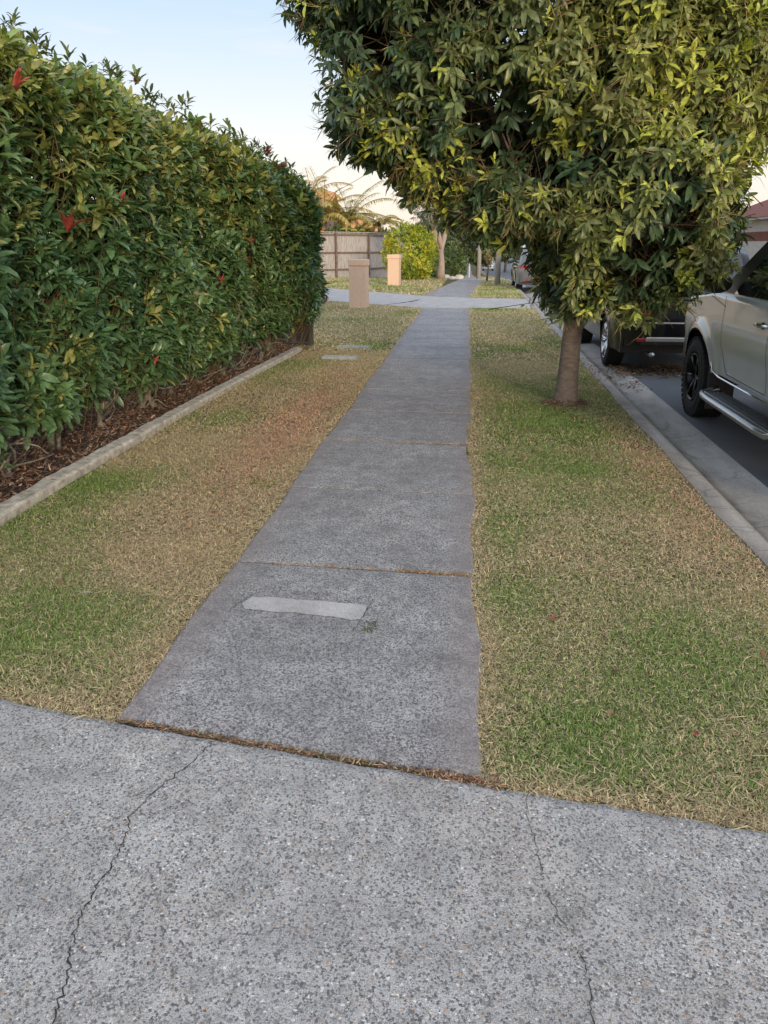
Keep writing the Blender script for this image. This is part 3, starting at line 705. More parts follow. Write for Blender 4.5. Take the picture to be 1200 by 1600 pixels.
# street tree --------------------------------------------------------
tree = thing('street_tree', 'bushy broad-leaved street tree overhanging the right verge beside the kerb', 'tree', (1.03, 7.85, -.02))
to = np.array([1.03, 7.85, -.02])
def tree_part(name, parts, m): V, F = join(parts); return obj(name, [(a-to[0], b-to[1], c-to[2]) for a, b, c in V], F, m, tree, smooth=True)
tr_ = tube_vf([(1.03, 7.85, -.06), (1.03, 7.85, .0), (1.03, 7.85, .06), (1.03, 7.85, .16), (1.035, 7.85, .35), (1.04, 7.85, .6), (1.05, 7.86, .85), (1.06, 7.87, 1.15), (1.07, 7.88, 1.45)], [.150, .137, .121, .109, .098, .093, .091, .095, .095], 24)
tree_part('trunk', [tr_], M['bark'])
n = 900; aa = rng.random(n)*6.283; rr_ = .10+np.abs(rng.normal(size=n))*.09
chips('dry_grass_clippings', 'reddish dry clippings ringed round the base of the street tree', 'clippings', 1.03+rr_*np.cos(aa), 7.85+rr_*np.sin(aa), np.maximum(.04-(rr_-.12)*.30, -.005)+rng.random(n)*.01, .035, .006, [(.30, .18, .11), (.22, .13, .08), (.42, .30, .19), (.14, .09, .06)])
# rough earth mound round the base
V, F = [], []
for i in range(7):
    for k in range(30):
        a = 2*math.pi*k/30; r = .095+i*.019*(1+.35*math.sin(a*2+1)+.25*math.sin(a*5))+.008*math.sin(a*3+i)+.01*math.sin(a*7+i*2); V.append((r*math.cos(a), r*math.sin(a), .052*(1-(i/6)**1.3)+.011*rng.normal()*(i < 6)))
        if i: F.append(((i-1)*30+k, i*30+k, i*30+(k+1) % 30, (i-1)*30+(k+1) % 30))
obj('root_mound', V, F, noisy('reddish soil', (.11, .08, .055), (.25, .18, .12), 60, 1, .9, .02), tree)
limbs = []
EL = [((1.10, 7.85, 3.15), (1.45, 1.5, 1.55)), ((.10, 7.55, 3.25), (1.45, 1.3, 1.40)), ((-.15, 7.6, 2.75), (.95, 1.0, .85)), ((1.55, 7.75, 2.55), (.98, 1.25, 1.2)), ((1.35, 7.2, 1.95), (.90, .95, .85)),
      ((.92, 7.35, 1.42), (.50, .55, .62)), ((1.55, 7.35, 1.36), (.52, .60, .55)), ((2.02, 7.35, 1.72), (.40, .6, .58)), ((.42, 7.3, 2.0), (.62, .7, .55)), ((1.0, 7.8, 4.3), (1.9, 1.6, 1.2)), ((2.6, 8.0, 3.75), (1.1, 1.2, 1.1)), ((.3, 8.6, 3.0), (1.3, 1.0, 1.1)), ((-.6, 7.6, 3.75), (1.0, 1.1, .9)),
      ((-.60, 7.35, 2.50), (.56, .6, .52)), ((-.25, 7.3, 2.18), (.46, .5, .30)), ((.12, 7.3, 1.95), (.38, .5, .34)), ((.42, 7.3, 1.78), (.32, .45, .30))]
for (c_, r_) in EL:
    a = Vector((1.06, 7.87, 1.15)); b = Vector(c_); m1 = a.lerp(b, .4)+Vector((rng.normal()*.1, rng.normal()*.1, .1)); m2 = a.lerp(b, .75)+Vector((rng.normal()*.1, rng.normal()*.1, .05))
    if b.z < 1.8: a = Vector((1.05, 7.86, .95))
    limbs.append(tube_vf([a, m1, m2, b], [.055, .042, .03, .014], 7))
    for k in range(6):
        d = Vector(rng.normal(size=3)); d.normalize(); e = b+Vector((d.x*r_[0], d.y*r_[1], d.z*r_[2]))*.8; limbs.append(tube_vf([m2.lerp(b, rng.random()), b.lerp(e, .5)+Vector((0, 0, .04)), e], [.02, .013, .006], 5))
tree_part('branches', limbs, M['bark'])
def ell_samples(EL, dens, shell=(.80, 1.04), amp=.10, nz=.5):
    Ps, As = [], []
    for ci, (c_, r_) in enumerate(EL):
        c_ = np.array(c_); r_ = np.array(r_); ar = 4*math.pi*((r_[0]*r_[1])**1.6/3+(r_[0]*r_[2])**1.6/3+(r_[1]*r_[2])**1.6/3)**(1/1.6); n = int(ar*dens)
        d = unit(rng.normal(size=(n, 3))); k = rng.uniform(shell[0], shell[1], n)[:, None]
        P = c_+d*r_*k; P += d*(n3(P, nz)*amp)[:, None]
        inside = np.zeros(n, bool)
        for cj, (c2, r2) in enumerate(EL):
            if cj != ci: inside |= (((P-np.array(c2))/np.array(r2))**2).sum(1) < .60
        Ps.append(P[~inside]); As.append(unit(d/r_)[~inside])
    return np.concatenate(Ps), np.concatenate(As)
P, A = ell_samples(EL, 150, (.80, 1.05), .24, .42)
hn = n3(P+3, .45); keep = hn > -.42; P, A = P[keep], A[keep]
# a real hollow in the lower left of the crown, where branches part
hol = (((P-np.array([.22, 6.6, 2.42]))/np.array([.34, .9, .30]))**2).sum(1) < 1+.5*n3(P, .3)
hol |= (((P-np.array([.50, 6.6, 2.15]))/np.array([.28, .8, .20]))**2).sum(1) < 1
P, A = P[~hol], A[~hol]
A = unit(A+rng.normal(size=A.shape)*.35+np.array([0, 0, .15])); n = len(P)
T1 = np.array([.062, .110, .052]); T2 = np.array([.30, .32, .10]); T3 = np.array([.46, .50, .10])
mv = np.clip(.30+.35*n3(P, .5)+.55*(rng.random(n)-.2)+.22*(P[:, 0]-1), 0, 1)[:, None]  # tone lightens to the right, painting light onto that side of the crown
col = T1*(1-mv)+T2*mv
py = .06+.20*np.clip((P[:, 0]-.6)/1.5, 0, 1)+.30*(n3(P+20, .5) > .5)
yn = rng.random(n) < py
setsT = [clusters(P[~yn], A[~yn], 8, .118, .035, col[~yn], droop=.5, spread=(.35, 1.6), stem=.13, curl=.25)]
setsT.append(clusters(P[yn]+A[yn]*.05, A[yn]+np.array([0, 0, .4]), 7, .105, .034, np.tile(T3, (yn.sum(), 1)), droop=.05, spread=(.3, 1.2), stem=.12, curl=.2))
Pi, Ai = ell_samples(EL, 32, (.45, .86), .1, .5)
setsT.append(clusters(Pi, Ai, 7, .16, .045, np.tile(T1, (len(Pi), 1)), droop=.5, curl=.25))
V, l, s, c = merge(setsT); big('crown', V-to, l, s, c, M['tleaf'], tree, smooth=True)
B_ = P-A*.03; A_ = P-A*(.35+.2*rng.random((n, 1)))+np.array([0, 0, .05])
V, l, s, c = twigset(A_, B_, .0045, .003, np.tile([.075, .06, .035], (n, 1)))
big('twigs', V-to, l, s, c, M['chip'], tree)
# spent flower sprays
k = rng.random(n) < .16; Pf = P[k]; Af = A[k]; sets = []
for q in range(9):
    D = Af+rng.normal(size=Af.shape)*.75; cc = np.where(rng.random((len(Pf), 1)) < .6, np.array([[.30, .27, .10]]), np.array([[.30, .19, .12]]))
    sets.append(bladeset(Pf+Af*.02, D, rng.normal(size=Af.shape), .10+.09*rng.random(len(Pf)), np.full(len(Pf), .005), rng.normal(.3, .4, len(Pf)), cc*(.7+.6*rng.random((len(Pf), 1)))))
V, l, s, c = merge(sets); big('flower_sprays', V-to, l, s, c, M['chip'], tree)

# ------------------------------------------------------------------ other plants
def plant(name, label, cat, loc, EL, dens, L, W, cols, trunk=None, droop=.1, nz=.5, group=None, nl=6, bark='darkbark', amp=.15, thr=-.7):
    o = thing(name, label, cat, loc, 0, group); P, A = ell_samples(EL, dens, (.7, 1.05), amp, nz)
    k = n3(P+loc[0], nz) > thr; P, A = P[k], A[k]; cs = np.array(cols); ci = np.clip(((n3(P+9, nz)+1)/2*len(cs)+rng.normal(size=len(P))*.6).astype(int), 0, len(cs)-1)
    V, l, s, c = clusters(P, unit(A+rng.normal(size=A.shape)*.5), nl, L, W, cs[ci], droop=droop, curl=.2, stem=L*.4)
    big('foliage', V, l, s, c, M['tleaf'], o, smooth=True)
    if trunk:
        V, F = join([tube_vf(p, r, 9) for p, r in trunk]); obj('trunk', V, F, M[bark], o, smooth=True)
    return o
plant('bush', 'rounded yellow-green bush in front of the timber fence', 'bush', (-2.72, 38.4, 0), [((0, 0, 1.15), (1.28, 1.2, 1.2)), ((-.35, 0, 1.75), (.85, .9, .85)), ((.35, -.1, 1.55), (.85, .9, .85)), ((.2, -.2, .75), (.95, .9, .65))], 75, .11, .05,
      [(.20, .28, .035), (.34, .38, .035), (.48, .46, .04)], [([(0, 0, 0), (0, 0, .6), (.2, 0, 1.3)], [.07, .06, .03]), ([(-.1, 0, 0), (-.3, 0, .6), (-.5, 0, 1.2)], [.05, .04, .02])], nl=6)
plant('bush', 'dark green shrub right of the bleached tree trunk', 'bush', (-.95, 44, -.25), [((-.3, 0, .9), (.95, .9, 1.0)), ((.3, .4, .8), (.7, .8, .8)), ((-.3, .2, 1.6), (.6, .6, .6))], 45, .15, .06, [(.05, .09, .035), (.09, .14, .045), (.14, .18, .06)], [([(0, 0, 0), (0, 0, .8)], [.06, .03])])
plant('bush', 'olive green shrub farther along the left of the footpath', 'bush', (-1.9, 54, -.7), [((0, 0, 1.2), (1.3, 1.2, 1.3)), ((.4, 0, 2.2), (.9, .9, .8))], 30, .2, .08, [(.07, .10, .05), (.12, .15, .06)], [([(0, 0, 0), (0, 0, 1)], [.08, .04])])
# bleached trunk with pale gum crown
gum = thing('gum_tree', 'pale gum tree with a bleached broken trunk behind the yellow bush', 'tree', (-1.28, 39.5, 0))
V, F = join([tube_vf([(0, 0, -.05), (0, 0, .3), (.02, 0, .8), (-.02, 0, 1.3), (.12, 0, 1.9), (.25, .1, 2.6), (.2, .1, 3.6), (.3, 0, 4.6)], [.24, .18, .14, .12, .12, .10, .08, .05], 12), tube_vf([(-.02, 0, 1.2), (-.22, .1, 1.7), (-.5, .2, 2.6), (-.8, .2, 3.8)], [.12, .13, .09, .05], 9), tube_vf([(.0, 0, 1.3), (-.08, -.1, 1.75), (-.1, -.15, 2.15)], [.1, .12, .02], 8)])
obj('trunk', V, F, M['deadwood'], gum, smooth=True)
P, A = ell_samples([((.2, 0, 4.6), (1.6, 1.4, 1.1)), ((-1.0, .3, 3.9), (1.2, 1.1, 1.0)), ((-.4, 0, 3.0), (1.0, .9, .7))], 20, (.5, 1.05), .2, .6)
V, l, s, c = clusters(P, A, 6, .24, .035, np.tile([.15, .17, .11], (len(P), 1)), droop=.9, curl=.2)
big('crown', V, l, s, c, M['tleaf'], gum, smooth=True)
# sapling on the far verge
sap = plant('sapling', 'slim sapling with rusty pink leaves left of the nearest pole', 'tree', (.93, 36.4, 0), [((-.05, 0, 1.25), (.20, .2, .30)), ((.02, 0, .95), (.2, .2, .22))], 60, .10, .045, [(.10, .14, .04), (.40, .22, .15), (.16, .20, .07)], [([(-.05, 0, 0), (0, 0, .6), (.02, 0, 1.2)], [.05, .04, .02])])
tops = [((-3.6, 75), 5.5, 'tall dark tree beyond the left verge, left of the far shrubs'), ((-1.8, 92), 7.5, 'far green tree in line with the end of the footpath'), ((5.5, 120), 8.5, 'far tree standing over the crest of the road'), ((-8, 70), 4.2, 'broad grey-green tree behind the yellow bush and fence'), ((13.5, 78), 8, 'large tree across the road beyond the parked cars'), ((12.5, 60), 5.5, 'smaller tree across the road beside the red-roofed house'), ((1.3, 105), 6.5, 'far rounded tree at the bend of the street'), ((21, 100), 9, 'distant tree far across the road'), ((9.5, 135), 9, 'hazy tree at the top of the hill')]
for (xy, h, lb) in tops:
    g0 = float(gz(xy[1])); r = h*.33
    plant('tree', lb, 'tree', (xy[0], xy[1], g0-.05), [((0, 0, h*.62), (r, r, h*.34)), ((r*.55, 0, h*.5), (r*.7, r*.7, h*.22)), ((-r*.6, .3, h*.52), (r*.75, r*.7, h*.25)), ((.2, 0, h*.33), (r*.8, r*.8, h*.16))], 7.5, .42, .16,
          [(.05, .075, .035), (.085, .115, .045), (.14, .165, .07)], [([(0, 0, 0), (.1, 0, h*.3), (0, 0, h*.6)], [.2, .15, .08])], nl=7, nz=1.3, amp=.35, group='trees far along the street')

def palm(label, loc, h, n, L, col, seed, upright=.9):
    r = np.random.default_rng(seed); o = thing('palm_tree', label, 'palm', loc)
    V, F = tube_vf([(0, 0, -.05), (.05, 0, h*.5), (0, 0, h)], [.13, .10, .09], 9); obj('trunk', V, F, M['darkbark'], o, smooth=True)
    sets = []
    for k in range(n):
        az = k*2.4+r.random()*.4; el = upright*(.35+.75*r.random()); d = Vector((math.cos(az)*math.cos(el), math.sin(az)*math.cos(el), math.sin(el))); p = Vector((0, 0, h)); pts = []
        ll = L*(.8+.4*r.random())
        for j in range(16):
            pts.append(np.array(p)); d = (d+Vector((0, 0, -.075))).normalized(); p = p+d*ll/16
        pts = np.array(pts); dirs = unit(np.gradient(pts, axis=0)); m = len(pts)
        sets.append(twigset(pts[:-1], pts[1:], .022, .018, np.tile([.30, .26, .09], (m-1, 1))))
        side = unit(np.cross(dirs, [0, 0, 1.]))
        for s_ in (-1, 1):
            for f_ in (0, .33, .66):
                pp = pts[1:]+dirs[1:]*ll/16*f_; D = dirs[1:]*.7+side[1:]*s_+np.array([0, 0, -.25])+r.normal(size=(m-1, 3))*.1; cc = np.tile(col, (m-1, 1))*(.7+.6*r.random((m-1, 1)))
                sets.append(bladeset(pp, D, np.tile([0, 0, 1.], (m-1, 1)), np.full(m-1, ll*.22)*(1.1-np.linspace(0, .7, m-1)), np.full(m-1, .05), np.full(m-1, .35), cc))
    V, l, s, c = merge(sets); big('fronds', V, l, s, c, M['tleaf'], o)
    return o
palm('tall feathery palm with golden fronds behind the timber fence', (-8.9, 50.3, 0), 3.2, 22, 3.0, (.58, .48, .15), 3, 1.25)  # golden frond colours of these palms carry the low sunlight
palm('golden palm rising behind the ridge of the orange roof', (-12.0, 62, .1), 5.0, 18, 3.0, (.66, .46, .14), 4, 1.1)
palm('lower palm with arching fronds right of the tall golden palm', (-7.4, 50.5, 0), 3.0, 18, 2.8, (.52, .46, .16), 9, 1.1)
palm('short bright yellow-green palm just behind the fence corner', (-6.4, 48.5, 0), 2.1, 13, 1.35, (.46, .48, .06), 5, 1.15)
palm('rusty fronded palm left of the gum tree crown', (-5.7, 52, 0), 2.9, 12, 2.1, (.52, .40, .15), 6, .8)
plant('bush', 'green shrub topping the fence between the palms', 'bush', (-7.5, 48.6, 0), [((0, 0, 1.8), (1.3, .9, 1.0)), ((1.2, .5, 1.7), (.9, .8, .95))], 25, .18, .07, [(.08, .12, .04), (.16, .2, .06)], [([(0, 0, 0), (0, 0, 1.4)], [.07, .04])])

# ------------------------------------------------------------------ fences, pillars, poles, covers
fe = thing('timber_fence', 'weathered grey timber paling fence behind the far lawn', 'fence', (-5.6, 45.4, 0))
def bay(p, q, nails=1):
    p = Vector(p); q = Vector(q); d = (q-p); ln = d.length; d.normalize(); nrm = Vector((d.y, -d.x, 0)); parts = []
    nP = int(ln/.105)
    def bx(s0, s1, o0, o1, z0, z1):
        V = []
        for z in (z0, z1):
            for o_ in (o0, o1):
                for s_ in (s0, s1): v = p+d*s_+nrm*o_; V.append((v.x, v.y, z))
        return V, [(0, 2, 3, 1), (4, 5, 7, 6), (0, 1, 5, 4), (2, 6, 7, 3), (0, 4, 6, 2), (1, 3, 7, 5)]
    for k in range(nP):
        a = k*ln/nP; parts.append(bx(a+.004, a+ln/nP-.006, -.01+rng.random()*.008, .012+rng.random()*.008, -.6, 2.16+rng.normal()*.012))
    V, F = join(parts); obj('palings', V, F, M['timber'], fe)
    for z in (.25, 1.12, 2.03): V, F = bx(0, ln, .023, .07, z, z+.09); obj('rail', V, F, M['rail'], fe)
    V, F = bx(-.05, ln+.05, -.04, .09, 2.19, 2.23); obj('capping', V, F, M['timber'], fe)
    V, F = bx(ln-.06, ln+.05, .072, .16, -.7, 2.185); obj('post', V, F, M['rail'], fe)
o_ = Vector((-5.6, 45.4, 0)); a0 = Vector((-13.4, 36.6, 0)); a1 = Vector((-5.55, 44.9, 0))
for k in range(5): bay(a0.lerp(a1, k/5)-o_, a0.lerp(a1, (k+1)/5)-o_)
bay(a1-o_, Vector((-4.7, 48.2, 0))-o_); bay(Vector((-4.7, 48.2, 0))-o_, Vector((-3.9, 51.5, 0))-o_)

def pillar(label, x, y, w_, rz):
    t = thing('pillar', label, 'pillar', (x, y, -.016), rz, 'rendered pillars at the far driveway')
    h = w_/2; box('shaft', -h, h, -h, h, -.05, 1.04, M['render'], t, .012); box('cap', -h-.02, h+.02, -h-.02, h+.02, 1.043, 1.20, M['render'], t, .018)
    return t
pillar('peach rendered pillar at the near side of the far driveway', -2.76, 20.45, .43, R(-6))
pillar('peach rendered pillar at the far side of the driveway before the yellow bush', -2.93, 32.4, .46, R(-6))

pf = thing('metal_fence', 'dark brown sheet metal fence panel at the end of the hedge', 'fence', (-2.44, 12.35, 0))
V, F = [], []
n = 60
for i in range(n+1):
    x = -4.6*i/n-.03; yv = .5*i/n; ph = (i % 6)/6; yo = .03 if 1 <= (i % 6) <= 3 else 0
    V += [(x, yv+yo, .04), (x, yv+yo, 1.02)]
    if i: F.append((2*i-2, 2*i-1, 2*i+1, 2*i))
obj('panel', V, F, M['fencemetal'], pf)
box('post', -.03, .03, -.03, .03, -.05, 1.08, M['postmetal'], pf, .004)
V, F = box_vf(-4.6, -.03, -.02, .05, 1.022, 1.06); V = [(x, y-.5*x/4.6, z) for x, y, z in V]; obj('top_rail', V, F, M['fencemetal'], pf)
V, F = box_vf(-4.6, -.03, -.02, .05, .0, .038); V = [(x, y-.5*x/4.6, z) for x, y, z in V]; obj('bottom_rail', V, F, M['fencemetal'], pf)

for (x, y, lb) in ((-1.76, 10.94, 'grey rectangular meter cover nearer the camera in the left lawn'), (-1.74, 12.17, 'pale greenish meter cover farther away in the left lawn')):
    t = thing('meter_cover', lb, 'cover', (x, y, .006), R(-8), 'utility covers in the left lawn')
    V, F = join([box_vf(-.25, .25, -.075, -.058, -.03, .016), box_vf(-.25, .25, .058, .075, -.03, .016), box_vf(-.25, -.225, -.058, .058, -.03, .016), box_vf(.225, .25, -.058, .058, -.03, .016)]); obj('frame', V, F, M['cover'], t)
    pp = [box_vf(-.225, .225, -.058, .058, -.03, .008)]
    for k in range(10): pp.append(box_vf(-.205+k*.042, -.185+k*.042, -.045, .045, .0081, .013))
    V, F = join(pp); obj('lid', V, F, M['cover'], t)

def upole(label, x, y, h, r, cross=True):
    t = thing('utility_pole', label, 'pole', (x, y, float(gz(y))-.05), 0, 'poles along the far verge')
    V, F = tube_vf([(0, 0, 0), (0, 0, h*.5), (0, 0, h)], [r*1.1, r, r*.85], 14); obj('shaft', V, F, M['pole'], t, smooth=True)
    if cross:
        box('crossarm', -1.1, 1.1, -.05, .05, h-.6, h-.48, M['rail'], t, .008)
        for u in (-1., -.4, .4, 1.): V, F = lathe_vf([(h-.478, 0), (h-.478, .035), (h-.42, .05), (h-.38, .03), (h-.34, .045), (h-.32, 0)], 10, 'z'); obj('insulator', [(a+u, b, c_) for a, b, c_ in V], F, M['white'], t, smooth=True)
    return t
upole('nearest pale utility pole on the far right verge beside the kerb', 1.24, 33.2, 8.2, .10)
upole('second pale utility pole farther along the right verge', .62, 44.2, 8.4, .105)
V, F = tube_vf([(0, 0, 0), (0, 0, 1.0)], [.04, .035], 8)
o = obj('marker_post', [(a+.15, b+62, c_+float(gz(62))) for a, b, c_ in V], F, M['white']); tag(o, 'short thin white post beside the footpath past the poles', 'post')
V, F = tube_vf([(1.1+(-11.6)*t, 33.2+17*t, 7.55-3.9*t-1.2*4*t*(1-t)*.35) for t in np.linspace(0, 1, 24)], [.012]*24, 5)
tag(obj('power_cable', V, F, M['black']), 'thin service cable running from the utility pole to the orange-roofed house', 'cable')
for i, (x, y, s_) in enumerate(((-1.15, 41.6, .22), (-.78, 41.4, .17), (-.42, 41.9, .2))):
    bm = bmesh.new(); bmesh.ops.create_icosphere(bm, subdivisions=3, radius=s_)
    for v in bm.verts: k = 1+.25*float(n3(np.array([[v.co.x*4+i*7, v.co.y*4, v.co.z*4]]), .8)[0]); v.co = Vector((v.co.x*k*1.2, v.co.y*k, v.co.z*k*.75+s_*.35))
    me = bpy.data.meshes.new('m'); bm.to_mesh(me); bm.free(); o = link('rock', me, M['rock'], None, True); o.location = (x, y, float(gz(y))-.02)
    tag(o, ('pale garden rock nearest the bleached trunk', 'small middle rock of the pale three beside the far path', 'pale garden rock nearest the far footpath')[i], 'rock', 'pale rocks beside the far path')

# ------------------------------------------------------------------ houses
def roofpoly(name, V, F, m, par): return obj(name, V, F, m, par)
h1 = thing('house', 'orange-roofed brick house with a gable end behind the palms', 'house', (-15.2, 54.5, 0))
box('wall', -6.5, 6.0, -4, 4, -2, 2.5, M['brick'], h1)
V = [(-7, -4.6, 2.35), (6.35, -4.6, 2.35), (-7, 0, 4.75), (6.35, 0, 4.75), (-7, 4.6, 2.35), (6.35, 4.6, 2.35)]
V += [(x, y, z+.12) for x, y, z in V]
ro = obj('roof', V, [(0, 2, 3, 1), (2, 4, 5, 3), (6, 7, 9, 8), (8, 9, 11, 10), (0, 1, 7, 6), (4, 10, 11, 5), (0, 6, 8, 2), (2, 8, 10, 4), (1, 3, 9, 7), (3, 5, 11, 9)], M['tileorange'], h1)
obj('gable', [(6.0, -4, 2.502), (6.0, 4, 2.502), (6.0, 0, 4.58)], [(0, 1, 2)], noisy('shaded gable brick', (.36, .25, .20), (.42, .30, .24), 6, .9, .1), h1)  # greyer brown than the wall brick paints the gable end in shade
for x in (-4, 0, 3.5): wdo = box('window', x, x+1.6, -4.06, -4.002, .9, 2.1, M['white'], h1); box('pane', x+.08, x+1.52, -4.08, -4.062, .98, 2.02, M['glasshouse'], wdo)
h2 = thing('house', 'distant house with a low red tiled roof seen between the palms', 'house', (-11.5, 78, -.6))
box('wall', -5, 4.6, -4, 4, -.5, 2.6, M['brick'], h2)
obj('roof', [(-5.6, -4.6, 2.55), (5.2, -4.6, 2.55), (5.2, 4.6, 2.55), (-5.6, 4.6, 2.55), (-2, 0, 4.6), (1.6, 0, 4.6)], [(0, 1, 5, 4), (1, 2, 5), (2, 3, 4, 5), (3, 0, 4), (3, 2, 1, 0)], M['tileorange'], h2)
box('window', -3, -1, -4.05, -4.002, .9, 2.1, M['glasshouse'], h2); box('window', 1, 3, -4.05, -4.002, .9, 2.1, M['glasshouse'], h2)
h3 = thing('house', 'pale brick house with a dark red roof across the road', 'house', (21, 45, 0))
box('wall', -6.2, 7, -4, 5, -2, 2.75, M['palebrick'], h3); box('brick_band', -6.215, 7, -4.015, 4.9, 1.75, 2.2, M['tilered'], h3)
obj('roof', [(-6.9, -4.8, 2.85), (7.6, -4.8, 2.85), (7.6, 5.8, 2.85), (-6.9, 5.8, 2.85), (-2, .5, 5.1), (3, .5, 5.1)], [(0, 1, 5, 4), (1, 2, 5), (2, 3, 4, 5), (3, 0, 4), (3, 2, 1, 0)], M['tilered'], h3)
for x in (-5.4, -1, 3): wdo = box('window', x, x+1.8, -4.07, -4.02, .7, 1.7, M['white'], h3); box('pane', x+.08, x+1.72, -4.09, -4.072, .78, 1.62, M['glasshouse'], wdo)
box('eave', -6.8, 7.5, -4.7, 5.7, 2.76, 2.845, M['white'], h3)

# ------------------------------------------------------------------ vehicles
def smoothstep(a, b, x): t = np.clip((x-a)/(b-a), 0, 1); return t*t*(3-2*t)
class Car:
    def __init__(s, name, label, cat, loc, rz, sp): s.sp = sp; s.root = thing(name, label, cat, loc, rz); s.p = sp['paint']; s.build()
    # half width of the body at station y and height z (lower body)
    def plan(s, y):
        L = s.sp['L']; t = abs(2*y/L); r = s.sp.get('corner', .30)
        return 1-r*np.clip((t-.80)/.20, 0, 1)**2.4
    def side(s, y, z):
        sp = s.sp; W = sp['W']/2; u = np.clip((z-sp['sill'])/(sp['belt']-sp['sill']), -.3, 1.2)
        prof = 1-.055*(1-u)**2*(u < 1)-.05*np.clip(u-.62, 0, 1)**1.5*2.2-.012*np.sin(u*9)*.6
        fl = 0
        for wy in sp['wheels']:
            d = math.hypot(y-wy, (z-sp['wr'])); fl += sp.get('flare', .03)*math.exp(-((d-sp['ar'])/.075)**2)*(z > sp['sill']-.05)
        return W*s.plan(y)*prof+fl
    def cab(s, y, z):            # half width of the cabin above the belt
        sp = s.sp; t = (z-sp['belt'])/(sp['roof']-sp['belt']); return (s.side(y, sp['belt'])-.02)-sp.get('tumble', .20)*t**1.15
    def roofz(s, y):
        sp = s.sp; return float(np.interp(y, [q[0] for q in sp['roofl']], [q[1] for q in sp['roofl']]))
    def beltz(s, y): sp = s.sp; return float(np.interp(y, [q[0] for q in sp['beltl']], [q[1] for q in sp['beltl']]))
    def build(s):
        sp = s.sp; L = sp['L']; K = 14; H = 8
        ys = list(np.linspace(-L/2, L/2, 130)); V, F = [], []
        for y in ys:
            zb = sp['sill']
            for wy in sp['wheels']:
                d = abs(y-wy)
                if d < sp['ar']: zb = max(zb, sp['wr']+math.sqrt(sp['ar']**2-d*d))
            tt = abs(2*y/L); zb = max(zb, sp['sill']+.10*max(0, (tt-.86)/.14))
            zt = s.beltz(y); half = []
            for k in range(K):
                z = zb+(zt-zb)*k/(K-1); half.append((s.side(y, z), z))
            wt = half[-1][0]
            for k in range(1, H): q = k/H; half.append((wt*(1-q), zt+.05*(1-(1-q)**2)*(.3+.7*(1-tt**4))))
            ring = [(x, y, z) for x, z in half]+[(-x, y, z) for x, z in half[::-1]]
            V += ring
        m = 2*(K+H-1)
        for i in range(len(ys)-1):
            for k in range(m-1): F.append((i*m+k, i*m+k+1, (i+1)*m+k+1, (i+1)*m+k)[::-1])
        for e, rev in ((0, False), ((len(ys)-1)*m, True)):      # ends, closed row by row
            for k in range(m//2-1):
                q = (e+k, e+m-1-k, e+m-2-k, e+k+1); F.append(q if rev else q[::-1])
        s.body = obj('body', V, F, s.p, s.root, smooth=True)
        # underside and wheel housings
        W = sp['W']/2
        parts = []
        segs = [-L/2+.15]+[v for wy in sorted(sp['wheels']) for v in (wy-sp['ar']-.01, wy+sp['ar']+.01)]+[L/2-.15]
        for a, b in zip(segs[::2], segs[1::2]): parts.append(box_vf(-W+.09, W-.09, a, b, sp['sill']-.02, sp['sill']+.25))
        parts.append(box_vf(-W+.34, W-.34, -L/2+.2, L/2-.2, sp['sill']-.015, sp['belt']-.35))
        V, F = join(parts); obj('underbody', V, F, M['black'], s.root)
        for wy in sp['wheels']:
            for sd in (-1, 1):
                V, F = [], []; n = 20
                for i in range(n+1):
                    a = math.pi*i/n
                    for x in (W-.035, W-.34): V.append((sd*x, wy-(sp['ar']-.004)*math.cos(a), sp['wr']+(sp['ar']-.004)*math.sin(a)))
                    if i: F.append((2*i-2, 2*i-1, 2*i+1, 2*i))
                obj('wheel_housing', V, F, M['black'], s.root)
        # cabin
        y0, y1 = sp['roofl'][0][0], sp['roofl'][-1][0]; ys = np.linspace(y0, y1, 90); V, F = [], []; K = 9; H = 7; dz = .012
        for y in ys:
            zt = max(s.roofz(y), sp['belt']+.0); zb = s.beltz(y)-.06; half = []
            for k in range(K): z = zb+(zt-zb)*k/(K-1); half.append((s.cab(y, max(z, sp['belt'])), z))
            wt = half[-1][0]
            r = .05*min(1, (zt-sp['belt'])/.3); half[-1] = (wt-r*.35, zt)
            for k in range(1, H): q = k/H; half.append(((wt-r*.35)*(1-q), zt+.045*(1-(1-q)**2.4)))
            V += [(x, y, z) for x, z in half]+[(-x, y, z) for x, z in half[::-1]]
        m = 2*(K+H-1)
        for i in range(len(ys)-1):
            for k in range(m-1): F.append((i*m+k, i*m+k+1, (i+1)*m+k+1, (i+1)*m+k)[::-1])
        obj('cabin', V, F, s.p, s.root, smooth=True)
        # side windows
        for poly in sp['windows']:
            for sd in (-1, 1): s.panel('window', poly, sd, M['glass'], .006)
        # windscreen and rear window on the sloping roof line
        for nm, (ya, yb), ins in (('windscreen', sp['screen'], .10), ('rear_window', sp['rearwin'], .12)):
            V, F = [], []; n = 12; mm = 12
            for i in range(n+1):
                y = ya+(yb-ya)*i/n; z = s.roofz(y); dn = (s.roofz(y+.01)-s.roofz(y-.01))/.02; nl = math.hypot(1, dn)
                wd = s.cab(y, max(z, sp['belt']))-ins
                for k in range(mm+1):
                    q = -1+2*k/mm; V.append((wd*q, y-dn/nl*.008, z+.045*(1-abs(q*wd/(wd+ins))**2.4)+.008/nl+.003))
                    if i and k: F.append(((i-1)*(mm+1)+k-1, (i-1)*(mm+1)+k, i*(mm+1)+k, i*(mm+1)+k-1))
            obj(nm, V, F, M['glass'], s.root, smooth=True)
        # seams
        for ln in sp.get('seams', []):
            for sd in (-1, 1): s.line('door_seam', ln, sd, .007, M['black'], .0015)
